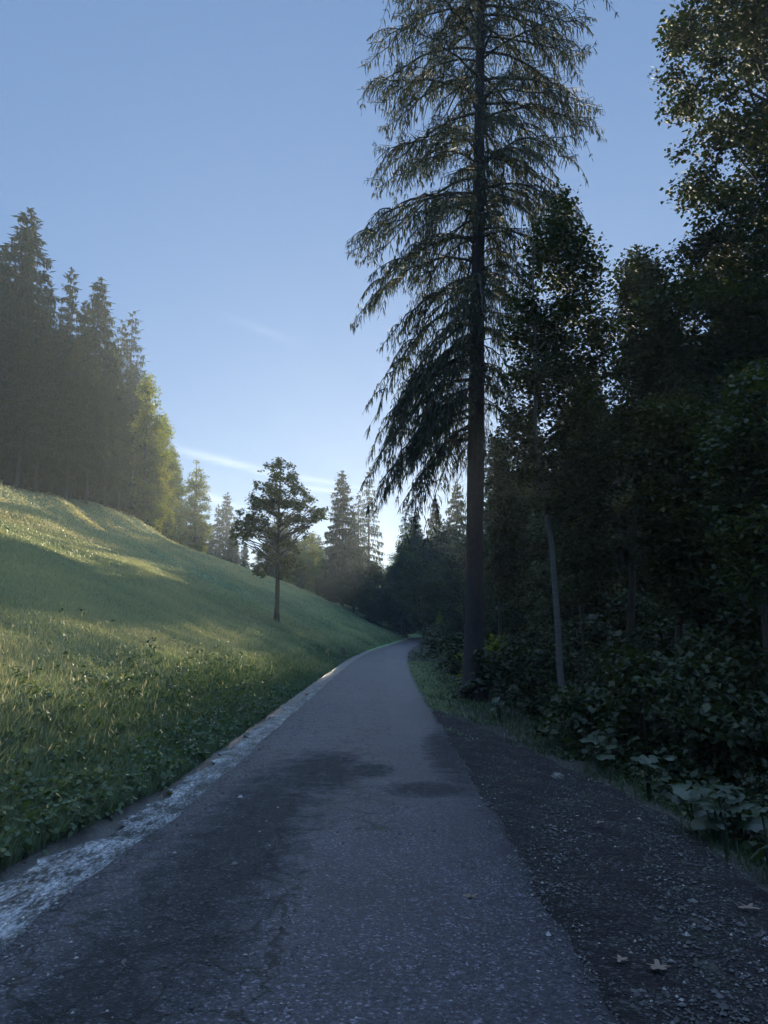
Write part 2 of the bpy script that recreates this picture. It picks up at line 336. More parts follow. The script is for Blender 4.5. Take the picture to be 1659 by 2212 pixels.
crack = mth(t, 'MULTIPLY', crack, mth(t, 'LESS_THAN', vd.outputs[0], mth(t, 'ADD', .018, mth(t, 'MULTIPLY', noise(t, 6, 4, P_), .03))), mth(t, 'GREATER_THAN', noise(t, .9, 3, pos(t, (1, .5, 1))), .5))
wet = mth(t, 'MULTIPLY', wet, mth(t, 'ADD', .1, mth(t, 'ADD', mth(t, 'MULTIPLY', noise(t, 22, 5, P_, .7), .7), mth(t, 'MULTIPLY', noise(t, 6, 5, pos(t, (2.6, .5, 1)), .7), 1.0))), clamp=True)
wet = mth(t, 'MULTIPLY', wet, mth(t, 'MULTIPLY', mth(t, 'ADD', X, 1.72), 6.0, clamp=True))
dark = mix(t, mth(t, 'MULTIPLY', wet, .85), grain, mix(t, 1.0, (.008, .008, .009), ramp(t, vc.outputs[0], [(0, (.5, .5, .5)), (.85, (1, 1, 1)), (1, (5, 5, 5))]), 'MULTIPLY'))
edge = mth(t, 'ADD', mth(t, 'SUBTRACT', X, .86), mth(t, 'MULTIPLY', mth(t, 'SUBTRACT', noise(t, 2.2, 6, P_, .65), .5), .9))
edge = mth(t, 'MULTIPLY', mth(t, 'MULTIPLY', edge, 5.0, clamp=True), mth(t, 'LESS_THAN', Y, 24))
dark = mix(t, mth(t, 'MULTIPLY', edge, .85), dark, (.010, .009, .009))
dark = mix(t, mth(t, 'MULTIPLY', crack, .95), dark, (.003, .003, .003))
t.links.new(dark, p.inputs['Base Color'])
t.links.new(mth(t, 'SUBTRACT', .5, mth(t, 'MULTIPLY', wet, -.25)), p.inputs['Roughness']); p.inputs['Specular IOR Level'].default_value = .28
h = mth(t, 'ADD', mth(t, 'MULTIPLY', v1.outputs[0], mth(t, 'ADD', .6, mth(t, 'MULTIPLY', wet, 1.6))), mth(t, 'MULTIPLY', fine, .7))
h = mth(t, 'SUBTRACT', h, mth(t, 'MULTIPLY', crack, 2.0))
t.links.new(bump(t, h, .8, .006), p.inputs['Normal']); M['asphalt'] = m
def edge_n(s, a, k=1.0): return a * (math.sin(s * 1.9 * k) * .5 + math.sin(s * 4.7 * k + 1) * .3 + math.sin(s * 11.3 * k + 2) * .2)
def road_us(s):
    l, r = -HALF - .02 + .15 * float(sst(s - S0, 4.5, 8)) + edge_n(s, .04), HALF + edge_n(s + 40, .06)
    return np.concatenate([[l, l + .06], np.linspace(l + .3, r - .3, 9), [r - .06, r]])
def road_zf(u, x, y, s):
    e = np.minimum(u - u[0], u[-1] - u); return .0 + .02 * (1 - (u / HALF) ** 2) - .03 * (1 - sst(e, 0, .08)) + .006 * np.sin(x * 3.1 + s * .7) * sst(e, .1, .5)
link('road', strip('road', road_us, stn, road_zf, M['asphalt']), kind='structure')
m, t, p, out = mat('gravel_shoulder')
P_ = pos(t); v1 = t.nodes.new('ShaderNodeTexVoronoi'); v1.inputs['Scale'].default_value = 48; t.links.new(P_, v1.inputs[0])
vc = t.nodes.new('ShaderNodeSeparateColor'); t.links.new(v1.outputs['Color'], vc.inputs[0])
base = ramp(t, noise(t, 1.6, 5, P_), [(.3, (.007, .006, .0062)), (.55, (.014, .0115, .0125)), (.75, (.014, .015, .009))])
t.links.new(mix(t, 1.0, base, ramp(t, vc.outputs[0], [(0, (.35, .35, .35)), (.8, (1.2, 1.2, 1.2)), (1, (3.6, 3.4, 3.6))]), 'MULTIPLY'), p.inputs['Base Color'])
p.inputs['Roughness'].default_value = .85; p.inputs['Specular IOR Level'].default_value = .2
t.links.new(bump(t, mth(t, 'ADD', v1.outputs[0], mth(t, 'MULTIPLY', noise(t, 9, 5, P_), 1.2)), .9, .025), p.inputs['Normal']); M['gravel'] = m
def sh_us(s): return np.linspace(HALF - .12, HALF + (1.55 + edge_n(s, .16, .6)) * float(shw(s - S0)), 12)
def sh_zf(u, x, y, s):
    g = ground_z(x, y) - np.interp(s, CS, CZ); return np.maximum(g, -.05 - .15 * sst(u, 1.6, 3.2)) * (u > HALF + .05) + (u <= HALF + .05) * -.03 + .010 + .012 * np.sin(x * 7 + y * 3) * np.sin(y * 5)
link('gravel_shoulder', strip('gravel_shoulder', sh_us, stn[stn < S0 + 19], sh_zf, M['gravel']), kind='structure')
m, t, p, out = mat('running_water')
P_ = pos(t, (1, .55, 1)); wn = noise(t, 48, 5, P_, .6); wn2 = noise(t, 7, 3, P_)
fo = mth(t, 'ADD', mth(t, 'MULTIPLY', noise(t, 42, 9, pos(t, (1, .35, 1)), .75), .6), mth(t, 'MULTIPLY', noise(t, 5, 4, pos(t, (1, .5, 1)), .6), .4)); t.links.new(ramp(t, fo, [(.41, (.008, .008, .009)), (.47, (.06, .062, .067)), (.53, (.22, .23, .25)), (.64, (.55, .57, .6))]), p.inputs['Base Color']); p.inputs['Roughness'].default_value = .08; p.inputs['IOR'].default_value = 1.33
p.inputs['Specular IOR Level'].default_value = 1.0
t.links.new(bump(t, mth(t, 'ADD', wn, mth(t, 'MULTIPLY', wn2, .5)), 1.0, .034), p.inputs['Normal']); M['water'] = m
def wa_us(s):
    k = s - S0; a = .55 - .37 * float(sst(k, 4.8, 8.5)) - .08 * float(sst(k, 12, 18)); inn = -.04 - .17 * float(sst(k, 4.5, 8)) + .02 * math.sin(k * 1.3)
    a = a * (1 - .95 * math.exp(-((k - 19.3) / 1.3) ** 2)) - .25 * math.exp(-((k - 6.6) / .35) ** 2)
    a += edge_n(k, .10, 1.6) + edge_n(k, .05, 5.3)
    return -HALF - np.linspace(inn, max(a, inn + .01), 9)[::-1]
link('stream_water', strip('stream_water', wa_us, stn[(stn < S0 + 24) & (stn > S0 - 8)], lambda u, x, y, s: -.012 + .006 * np.sin(s * 9 + u * 14) * np.sin(u * 9 - s * 3), M['water']), kind='structure')
m, t, p, out = mat('wet_verge')
n_ = noise(t, 40, 4, pos(t)); t.links.new(ramp(t, n_, [(.35, (.012, .012, .012)), (.6, (.035, .034, .032)), (.8, (.08, .08, .078))]), p.inputs['Base Color'])
p.inputs['Roughness'].default_value = .4; t.links.new(bump(t, n_, .8, .02), p.inputs['Normal']); M['verge'] = m
def vg_us(s): return -HALF - np.linspace(-.25, .95 + edge_n(s, .12), 8)[::-1]
link('muddy_verge', strip('muddy_verge', vg_us, stn[stn < S0 + 60], lambda u, x, y, s: np.where(-u < HALF + .08, -.032, ground_z(x, y) - np.interp(s, CS, CZ) + .018), M['verge']), kind='structure')

# ---------------------------------------------------------------- trees
def leaf_cloud(rng, C, rc, n, size, flat=.7, tilt=.55, tint0=.5, tintv=.18, shape=1.5):
    """n leaves round each centre: C (k,3), rc (k,)"""
    k = len(C); idx = np.repeat(np.arange(k), n) if np.isscalar(n) else np.repeat(np.arange(k), n)
    N_ = len(idx); v = unit(rng.normal(0, 1, (N_, 3))) * (rng.random(N_) ** .62)[:, None]
    v[:, 2] *= flat; P = C[idx] + v * np.asarray(rc)[idx][:, None]
    nrm = unit(np.stack([rng.normal(0, tilt, N_), rng.normal(0, tilt, N_), np.ones(N_)], 1))
    a = rng.uniform(0, 2 * math.pi, N_); h = np.stack([np.cos(a), np.sin(a), np.zeros(N_)], 1)
    D = unit(h - nrm * (h * nrm).sum(1)[:, None]); D = unit(D + np.array([0, 0, -.35])); S = unit(np.cross(D, nrm))
    L = size * rng.uniform(.45, 1.55, N_); V, Q = kites(P, D, S, L, L * rng.uniform(.55, .85, N_), bend=-.08)
    ct = rng.normal(0, tintv * .8, k)[idx]; tn = np.clip(tint0 + ct + rng.normal(0, tintv, N_), 0, 1)
    return V, Q, np.repeat(tn, 4)
def bent(a, b, sag, n=6, rng=None, wob=0):
    t_ = np.linspace(0, 1, n)[:, None]; P = a + (b - a) * t_; P[:, 2] += sag * (4 * t_[:, 0] * (1 - t_[:, 0]))
    if rng is not None and wob: P[1:-1] += rng.normal(0, wob, (n - 2, 3))
    return P
def trunk_axis(H, lean, rng, n=14, wob=.05):
    z = np.linspace(-.3, H, n); f = np.clip(z / H, 0, 1)
    x = lean[0] * f + np.cumsum(rng.normal(0, wob, n)) * f; y = lean[1] * f + np.cumsum(rng.normal(0, wob, n)) * f
    return np.stack([x, y, z], 1)
def broad_tree(name, seed, H, tr, rows, n_cl, leaves, size, rc, lmat, lean=(0, 0), depth=1.0, limbs=True, flat=.7, tint0=.5, core=.25, bmat='twig', clumps=None, wob=.05, axis_pts=None, lmin=.12):
    """rows: (height, left half width, right half width). returns trunk mesh, crown mesh"""
    rng = np.random.default_rng(seed); ax = trunk_axis(H * .96, lean, rng, wob=wob)
    if axis_pts is not None:
        for q in (0, 1): ax[:, q] = np.interp(ax[:, 2], axis_pts[:, 2], axis_pts[:, q])
    rows = np.array(rows, float); hz, wl, wr = rows.T
    if clumps is None:
        wsum = np.cumsum((wl + wr) ** 1.6 + .02); hs = np.interp(rng.random(n_cl) * wsum[-1], wsum, hz) + rng.normal(0, rc * .2, n_cl)
        hs = np.clip(hs, hz.min(), hz.max()); an = rng.uniform(0, 2 * math.pi, n_cl); rr = np.maximum(rng.random(n_cl) ** .55, core * rng.random(n_cl))
        ww = np.where(np.cos(an) < 0, np.interp(hs, hz, wl), np.interp(hs, hz, wr)); ww = np.maximum(ww - rc * .6, .05)
        ca = np.stack([np.interp(hs, ax[:, 2], ax[:, 0]), np.interp(hs, ax[:, 2], ax[:, 1])], 1)
        C = np.stack([ca[:, 0] + np.cos(an) * rr * ww, ca[:, 1] + np.sin(an) * rr * ww * depth, hs], 1)
    else: C = np.array(clumps, float)[:, :3]; n_cl = len(C)
    r_ = rc * rng.uniform(.6, 1.25, n_cl) if clumps is None or len(clumps[0]) < 4 else np.array(clumps)[:, 3]
    cr = Geo(); V, Q, tn = leaf_cloud(rng, C, r_, (leaves * (r_ / r_.mean()) ** 2).astype(int) + 1, size, flat, tint0=tint0); cr.add(V, Q, tint=tn, mat=0)
    tk = Geo(); fr = np.clip(ax[:, 2] / H, 0, 1); rad = tr * ((1 - fr) ** .8 + .08) * (1 + .45 * np.exp(-np.maximum(ax[:, 2], 0) / (tr * 1.3)))
    V, Q = tube(ax, rad, 10, .05, rng); tk.add(V, Q)
    if limbs:
        for c in (C if len(C) < 170 and axis_pts is None or clumps is None else C[::14] if axis_pts is not None else C[::3]):
            rh = math.hypot(c[0] - np.interp(c[2], ax[:, 2], ax[:, 0]), c[1] - np.interp(c[2], ax[:, 2], ax[:, 1]))
            zb = max(min(c[2] - rh * rng.uniform(.4, .9), H * .9), H * lmin); a = np.array([np.interp(zb, ax[:, 2], ax[:, 0]), np.interp(zb, ax[:, 2], ax[:, 1]), zb])
            Pp = bent(a, c, rh * rng.uniform(-.02, .12), 6, rng, .03 * rh); r0 = min(tr * .38, .012 + .014 * rh)
            V, Q = tube(Pp, np.linspace(r0, r0 * .2, 6), 4); tk.add(V, Q)
    bm_ = M[bmat]
    return tk.mesh(name + '_trunk', [bm_], True), cr.mesh(name + '_crown', [M[lmat]])
def spruce_tree(name, seed, H, tr, Rf, z0, n_br, step, hang, side_n, hw, curve, lmat='needles', bmat='bark', lean=(0, 0), tintf=None, asym=None, extra=(), sides=10, side_len=.8, subs=0, zpow=1.0, hlow=0.0, stubs=0):
    rng = np.random.default_rng(seed); ax = trunk_axis(H, lean, rng, 18, .01)
    ax = np.concatenate([np.stack([np.interp(zz_, ax[:, 2], ax[:, q]) if q < 2 else zz_ for q in range(3)], 1) for zz_ in [np.concatenate([[-.3, 0, .25, .6, 1.1], ax[1:, 2]])]])
    tk = Geo(); fr = np.clip(ax[:, 2] / H, 0, 1); rad = tr * ((1 - fr) ** .85 + .02) * (1 + .55 * np.exp(-np.maximum(ax[:, 2], 0) / (tr * 1.6)))
    V, Q = tube(ax, rad, sides, .03, rng); tk.add(V, Q)
    for q in range(stubs):
        z = rng.uniform(1.6, z0 + 3); a = rng.uniform(0, 6.28); L = rng.uniform(.15, 1.1) * (.4 + z / (z0 + 3)); o = np.array([np.interp(z, ax[:, 2], ax[:, 0]), np.interp(z, ax[:, 2], ax[:, 1]), z])
        e_ = o + np.array([math.cos(a) * L, math.sin(a) * L, rng.uniform(-.35, .1) * L]); V, Q = tube(bent(o, e_, .05 * L, 5, rng, .02), np.linspace(.018, .004, 5), 4); tk.add(V, Q)
    cr = Geo(); br = []
    ga = 0
    for i in range(n_br):
        z = z0 + (H - z0) * ((i + .5) / n_br) ** zpow + rng.normal(0, .15); z = min(max(z, z0 * .9), H - .05)
        ga += 2.4 + rng.normal(0, .3); L = Rf(z) * rng.uniform(.72, 1.08)
        if asym: L *= asym(z, ga)
        br.append((z, ga, L, None))
    br += [tuple(e) for e in extra]
    br = [(np.array([np.interp(z, ax[:, 2], ax[:, 0]), np.interp(z, ax[:, 2], ax[:, 1]), z]), a_, L_, c_, 0) for z, a_, L_, c_ in br]
    Hp, Hl, Ht, Hd = [], [], [], []
    for o, az, L, cv, lev in br:
        z = o[2]
        if L < .08: L = .08
        f = z / H; a, b, c = cv if cv else curve(f, rng)
        n = max(5, int(L / .35) + 3); t_ = np.linspace(0, 1, n); hr = L * (t_ - .1 * t_ ** 2); vz = L * (a * t_ - b * t_ ** 2 + c * t_ ** 4)
        az_ = az + rng.normal(0, .12) * t_
        P = o + np.stack([hr * np.cos(az_), hr * np.sin(az_), vz], 1); P[1:] += rng.normal(0, .015 * L, (n - 1, 3)) * t_[1:, None]
        if subs and lev == 0 and L > 1.2:
            for q in range(subs):
                tt = rng.uniform(.2, .85); k = int(tt * (n - 1)); br.append((P[k], az + rng.choice([-1, 1]) * rng.uniform(.35, .9), L * rng.uniform(.25, .5) * (1.1 - tt * .6), (0.0, 1.1 + rng.normal(0, .3), .1), 1))
        r0 = .010 + .012 * L * (tr / .27 if tr < .4 else 1); V, Q = tube(P, np.linspace(r0, r0 * .15, n), 4); cr.add(V, Q, mat=1)
        ts = np.arange(.12, 1.0, step / L) if L > step * 2 else np.array([.5, .9]); ts = np.clip(ts + rng.normal(0, .3 * step / L, len(ts)), .1, 1)
        B = np.stack([np.interp(ts, t_, P[:, k]) for k in range(3)], 1)
        T = unit(np.stack([np.interp(ts, t_, np.gradient(P[:, k])) for k in range(3)], 1))
        for sgn in (-1, 1):
            S = np.stack([-T[:, 1], T[:, 0], np.zeros(len(ts))], 1) * sgn; S = unit(S)
            d_ = unit(S * rng.uniform(.5, 1.1, (len(ts), 1)) + T * rng.uniform(.2, .9, (len(ts), 1)) + np.array([0, 0, -1]) * rng.uniform(.0, .45, (len(ts), 1)))
            sl = side_len * np.minimum(L * .32, 1.0) * (np.sin(np.clip(ts, 0, 1) * 2.6 + .25)) * rng.uniform(.4, 1.15, len(ts))
            V, Q = kites(B, d_, unit(np.cross(d_, np.array([0, 0, 1.0]))), sl + hw * 2, np.full(len(ts), hw * 1.5)); cr.add(V, Q, tint=rng.uniform(.2, .6))
            for k in range(side_n):
                q = rng.uniform(0, 1, len(ts))[:, None] ** .8
                Hp.append(B + d_ * sl[:, None] * q); Hl.append(hang * (1 + hlow * max(0, .6 - f) / .4) * rng.uniform(.25, 1.2, len(ts)) * (.35 + .65 * np.sin(np.clip(ts, 0, 1) * 2.7)) * (.5 + min(L, 3) / 3 * .5))
                Hd.append(d_ * .25 + np.array([0, 0, -1]) + rng.normal(0, .16, (len(ts), 3))); Ht.append(np.full(len(ts), f) + rng.normal(0, .1, len(ts)))
        V, Q = kites(P[-1:], unit(P[-1:] - P[-2:-1]), np.array([[-math.sin(az), math.cos(az), 0]]), np.array([hang * .7]), np.array([hw * 1.3])); cr.add(V, Q, tint=.5)
    Hp, Hl, Hd, Ht = np.concatenate(Hp), np.concatenate(Hl), unit(np.concatenate(Hd)), np.concatenate(Ht)
    a = rng.uniform(0, math.pi, len(Hp)); S = unit(np.cross(Hd, np.stack([np.cos(a), np.sin(a), np.zeros(len(a))], 1)))
    V, Q = kites(Hp, Hd, S, Hl, hw * rng.uniform(.7, 1.4, len(Hp)), bend=.05)
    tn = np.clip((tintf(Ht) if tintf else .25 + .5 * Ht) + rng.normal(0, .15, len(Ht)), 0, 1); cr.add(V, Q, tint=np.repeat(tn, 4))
    return tk.mesh(name + '_trunk', [M[bmat]], True), cr.mesh(name + '_crown', [M[lmat], M['twig']])
def put_tree(name, meshes, loc, label, cat, group=None, scale=1.0, rz=0.0, sx=1.0):
    r = link(name, None, label=label, cat=cat, group=group, loc=loc); r.empty_display_size = .3
    r.scale = (scale * sx, scale * sx, scale); r.rotation_euler = (0, 0, rz)
    for nm, me in zip(('trunk', 'crown'), meshes):
        if me: link(nm, me, r)
    return r
def on_ground(px, ytop, D):
    """x, y, z ground and the height of something whose top shows at (px, ytop) at distance D"""
    P = at(px, ytop, D); z = gz(P[0], D); return (P[0], D, z), P[2] - z

# --- the tall spruce beside the road
sb = at(1022, 1490, 19.5); sb[2] = gz(sb[0], sb[1]); stp = at(1038, 0, 19.5); k_ = 31.0
lean = (stp[0] - sb[0]) * k_ / (stp[2] - sb[2])
def sp_R(z): return float(np.interp(z, [5, 7, 9, 12, 16, 20, 24, 28, 31.5], [1.8, 2.9, 3.0, 3.6, 3.8, 3.8, 3.3, 1.8, .2]))
def sp_curve(f, rng):
    b = np.interp(f, [.2, .35, .5, .7, 1], [1.55, 1.25, .85, .6, .4]); a = np.interp(f, [.2, .4, .6, 1], [.5, .42, .28, .35])
    return a + rng.normal(0, .06), b + rng.normal(0, .13), float(np.interp(f, [.3, .5], [.15, .34]))
ex = [(10.0, math.pi * 1.02, 3.3, (.45, 1.6, .15)), (9.0, math.pi * .98, 3.1, (.4, 1.6, .15)), (8.2, math.pi * 1.05, 3.4, (.1, 1.2, .25)), (7.4, math.pi * .93, 3.2, (.1, 1.15, .2)),
      (8.6, math.pi * 1.12, 2.6, (.1, 1.5, .05)), (8.9, math.pi * 1.03, 2.9, (.1, 1.5, .1)), (8.0, math.pi * .97, 3.0, (.0, 1.2, .1)), (7.6, math.pi * 1.08, 2.5, (.0, 1.2, .1)), (9.8, math.pi * .95, 2.7, (.1, 1.6, .1)), (7.2, math.pi * 1.02, 2.7, (0, .9, .1)), (9.2, math.pi * 1.1, 3.0, (.1, 1.4, .1)), (9.4, math.pi * 1.2, 2.4, (.1, 1.5, .1)), (7.8, math.pi * .85, 2.2, (.1, 1.5, .1)), (12.2, math.pi * 1.0, 3.9, (.2, .9, .12)),
      (7.0, math.pi * 1.1, 1.8, (0, 1.4, .1)), (6.6, math.pi * 1.0, 2.2, (.05, 1.0, .1)), (13.5, math.pi, 3.9, (.2, .8, .14)), (21.3, math.pi * 1.01, 3.9, (.25, .5, .15)),
      (19.3, .05, 3.7, (.1, .25, .1)), (14.6, .1, 3.6, (.1, .55, .12)), (16.2, -.05, 3.7, (.15, .5, .1)), (21.5, .08, 3.6, (.2, .4, .1))]
def sp_asym(z, az): return 1.0 if math.cos(az) < 0 else float(np.interp(z, [6, 10, 13, 16], [.35, .6, .85, 1]))
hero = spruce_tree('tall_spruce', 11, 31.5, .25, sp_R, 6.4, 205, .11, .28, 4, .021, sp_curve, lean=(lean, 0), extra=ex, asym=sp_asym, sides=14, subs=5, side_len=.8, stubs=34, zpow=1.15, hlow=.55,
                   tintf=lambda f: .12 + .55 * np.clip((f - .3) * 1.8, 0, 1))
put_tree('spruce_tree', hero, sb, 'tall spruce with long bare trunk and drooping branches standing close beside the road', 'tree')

# --- the lone maple in the meadow: clump centres read off its outline
mD = 45.0; mb = at(597, 1345, mD); mb[2] = gz(mb[0], mD)
rngm = np.random.default_rng(3)
mcl = []
for px, py, r in [(607, 1005, 20), (590, 1030, 20), (625, 1030, 22), (640, 1055, 20), (600, 1060, 24), (575, 1060, 18), (560, 1045, 8), (655, 1060, 12), (620, 1085, 26), (585, 1090, 26), (560, 1085, 20), (650, 1095, 22), (680, 1105, 20), (692, 1100, 10),
                  (545, 1105, 18), (525, 1110, 12), (600, 1115, 24), (570, 1120, 22), (635, 1120, 22), (665, 1120, 14), (540, 1135, 16), (518, 1150, 14), (507, 1162, 10), (515, 1130, 12), (530, 1160, 12), (506, 1175, 6), (530, 1125, 12), (690, 1118, 10), (548, 1060, 8), (545, 1150, 14), (575, 1010, 10), (560, 1145, 16), (585, 1150, 12), (640, 1145, 12), (655, 1150, 9),
                  (575, 1185, 16), (560, 1195, 10), (615, 1175, 18), (635, 1190, 16), (590, 1210, 14), (570, 1225, 16), (555, 1240, 12), (625, 1215, 20), (645, 1225, 14), (610, 1235, 14), (632, 1245, 10), (505, 1145, 10), (520, 1140, 16), (540, 1120, 18), (685, 1115, 14), (660, 1140, 14), (550, 1080, 14), (665, 1075, 14), (535, 1148, 14)]:
    for q in range(5):
        dd = mD + rngm.uniform(-1, 1) * max(.2, 2.2 * math.sqrt(max(0, 1 - (abs(px - 605) / 100.0) ** 2)) * (.5 if py < 1030 else 1))
        P = at(px + rngm.normal(0, 6), py + rngm.normal(0, 5), dd) - mb; mcl.append((P[0], P[1], P[2], r / FPX * mD * rngm.uniform(.45, .95)))
mtop = at(607, 992, mD)
maple = broad_tree('meadow_maple', 4, mtop[2] - mb[2], .14, [(0, 1, 1)], 10, 46, .15, .5, 'maple', lean=(mtop[0] - mb[0], 0), clumps=mcl, flat=.75, tint0=.5, wob=.03, lmin=.36)
put_tree('maple_tree', maple, mb, 'lone broad-leaved tree with an open rounded crown standing in the sloping meadow', 'tree')

# --- unit trees for the woods
def cone_R(H, r, p=.8, z0=.1): return lambda z: r * max(0, 1 - (z - z0 * H) / (H * (1 - z0))) ** p + .05
def dr_curve(f, rng): return .05 + .45 * f + rng.normal(0, .05), .6 + rng.normal(0, .1), .22
U = {}
for i, (r, z0, nb, hg) in enumerate([(4.5, .08, 170, .9), (3.8, .24, 150, .9), (3.3, .10, 130, .8), (3.2, .2, 80, 1.0)]):
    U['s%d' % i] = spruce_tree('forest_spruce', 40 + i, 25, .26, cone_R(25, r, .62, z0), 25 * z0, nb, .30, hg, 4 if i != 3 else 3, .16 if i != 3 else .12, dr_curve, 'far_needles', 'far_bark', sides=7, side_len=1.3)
def oval(H, r, z0=.1): return [(H * (z0 + (1 - z0) * f), r * w_, r * w_) for f, w_ in [(0, .45), (.15, .8), (.35, 1), (.6, .9), (.8, .65), (.93, .35), (1, .1)]]
U['d0'] = broad_tree('forest_broadleaf', 61, 16, .2, oval(16, 4.2, .05), 150, 110, .26, 1.15, 'leaves', bmat='far_bark')
U['d1'] = broad_tree('forest_broadleaf', 62, 16, .2, oval(16, 3.4, .15), 130, 110, .26, 1.0, 'leaves', bmat='far_bark', tint0=.65)
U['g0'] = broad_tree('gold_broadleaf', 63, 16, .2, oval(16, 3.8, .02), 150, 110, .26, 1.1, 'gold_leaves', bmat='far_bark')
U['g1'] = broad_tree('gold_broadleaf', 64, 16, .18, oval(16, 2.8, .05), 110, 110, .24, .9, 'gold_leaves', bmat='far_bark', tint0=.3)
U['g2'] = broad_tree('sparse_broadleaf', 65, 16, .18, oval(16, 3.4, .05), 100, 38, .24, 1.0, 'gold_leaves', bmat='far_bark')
UH = {'s': 25.0, 'd': 16.0, 'g': 16.0}
rngf = np.random.default_rng(21)
def wood(lst, label, cat, group=None, name=None):
    for it in lst:
        kind, px, yt, D = it[:4]; sx = it[4] if len(it) > 4 else 1.0; lab = it[5] if len(it) > 5 else label
        loc, H = on_ground(px, yt, D)
        if H < 2: H = 2
        grp = group
        if isinstance(label, dict) and len(it) <= 5: k_ = kind if kind in label else kind[0]; lab, grp = label[k_]
        nm = name or ('spruce_tree' if kind[0] == 's' else 'broadleaf_tree')
        put_tree(nm, U[kind], loc, lab, cat, None if len(it) > 5 else grp, H / UH[kind[0]], rngf.uniform(0, 6.28), sx * min(1.6, max(.8, 1.0)))
wood([('s0', 62, 450, 68, 1.15, 'tallest spruce with an open ragged top above the left forest'),
      ('s2', 155, 580, 84, 1.0, 'narrow spire spruce right of the tallest one in the left forest'),
      ('s0', 215, 600, 80, 1.05, 'dense pointed spruce in the middle of the left forest skyline'),
      ('s3', 288, 672, 100, 1.1, 'thin see-through spruce with brownish needles at the right end of the left forest skyline'),
      ('s3', 266, 690, 102, 1.0, 'thin see-through spruce just left of the brownish one on the left skyline'),
      ('g1', 427, 995, 116, 1.0, 'slim yellow-green tree standing apart at the right end of the left forest')], '', 'tree')
wood([('s1', -70, 470, 64), ('s0', 8, 530, 76), ('s1', 20, 640, 62), ('s1', 62, 700, 60), ('s2', 108, 610, 78), ('s1', 100, 720, 64), ('s0', 135, 690, 72), ('s1', 165, 730, 68), ('s1', 205, 770, 70),
      ('s2', 184, 650, 74), ('s0', 245, 740, 82), ('s1', 240, 830, 74), ('s1', 268, 860, 78), ('s0', 290, 790, 96), ('s2', 310, 800, 102), ('s1', -20, 760, 58), ('s0', -120, 600, 70), ('s1', -160, 640, 60), ('s0', -220, 560, 66),
      ('s0', 60, 720, 84), ('s0', 150, 780, 90), ('s0', 220, 840, 94), ('s0', 280, 900, 96), ('s0', 0, 700, 90), ('s2', 300, 880, 100), ('s0', -60, 640, 84), ('s0', 110, 800, 98)] + [(['s0', 'd0', 'd1'][i % 3], -230 + i * 19, 560 + max(0, -230 + i * 19) * .9 + (i * 37) % 90, 84 + (i * 13) % 22, 1.3) for i in range(26)],
     {'s1': ('dark spruce with bare lower trunk in the front row at the upper meadow edge', 'front row spruces at the upper meadow edge'), 's2': ('narrow dark spruce wedged between broader ones in the left forest', 'narrow spruces inside the left forest'),
      's': ('dark hazy spruce with branches to the ground, behind the front row of the left forest', 'full spruces inside the left forest'), 'd': ('dark broad-leaved tree standing among the spruces of the left forest', 'broad-leaved trees inside the left forest')}, 'tree')
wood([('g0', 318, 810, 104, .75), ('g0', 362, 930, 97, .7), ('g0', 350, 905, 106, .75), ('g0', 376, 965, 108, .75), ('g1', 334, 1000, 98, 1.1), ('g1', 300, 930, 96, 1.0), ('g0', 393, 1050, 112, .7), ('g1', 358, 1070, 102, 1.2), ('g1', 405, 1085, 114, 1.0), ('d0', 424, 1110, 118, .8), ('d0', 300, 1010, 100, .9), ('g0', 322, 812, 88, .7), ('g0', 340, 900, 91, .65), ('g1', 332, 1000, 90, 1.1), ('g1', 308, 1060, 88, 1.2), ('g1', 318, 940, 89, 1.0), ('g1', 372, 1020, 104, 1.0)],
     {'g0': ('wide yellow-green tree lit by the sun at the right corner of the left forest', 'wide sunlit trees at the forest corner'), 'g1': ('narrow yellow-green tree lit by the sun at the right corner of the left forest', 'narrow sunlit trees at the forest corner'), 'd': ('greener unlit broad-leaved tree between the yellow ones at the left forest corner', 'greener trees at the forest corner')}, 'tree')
wood([('s0', 491, 1063, 150), ('s2', 472, 1090, 150), ('s2', 510, 1150, 140), ('s0', 455, 1130, 145), ('s3', 528, 1150, 138), ('s3', 578, 1120, 135), ('s0', 530, 1172, 130), ('s2', 590, 1150, 132), ('s0', 602, 1120, 124, 1.0), ('s0', 620, 1122, 126, 1.0), ('s2', 512, 1165, 126), ('d0', 610, 1175, 125, 1.3), ('s0', 440, 1120, 150), ('s0', 500, 1150, 128), ('d0', 560, 1190, 120, 1.3)],  # the spruce pair behind the lone maple is added to shade the upper slope
     'pale misty conifer far behind the crest of the meadow', 'tree', 'misty trees beyond the meadow crest')
wood([('g0', 648, 1178, 122, 1.0), ('g0', 678, 1152, 118, 1.0), ('g1', 698, 1195, 112, 1.3), ('g0', 625, 1190, 112, 1.2), ('d0', 650, 1225, 102, 1.4), ('d1', 690, 1240, 98, 1.4)],
     'golden edged bushy tree low in the gap right of the lone meadow tree', 'tree', 'bushy trees in the bright gap')
wood([('s0', 741, 1016, 104, 1.2, 'tall layered spruce against the bright sky at the end of the road'),
      ('s3', 797, 1008, 112, 1.1, 'second tall spruce behind the layered one at the end of the road')], '', 'tree')
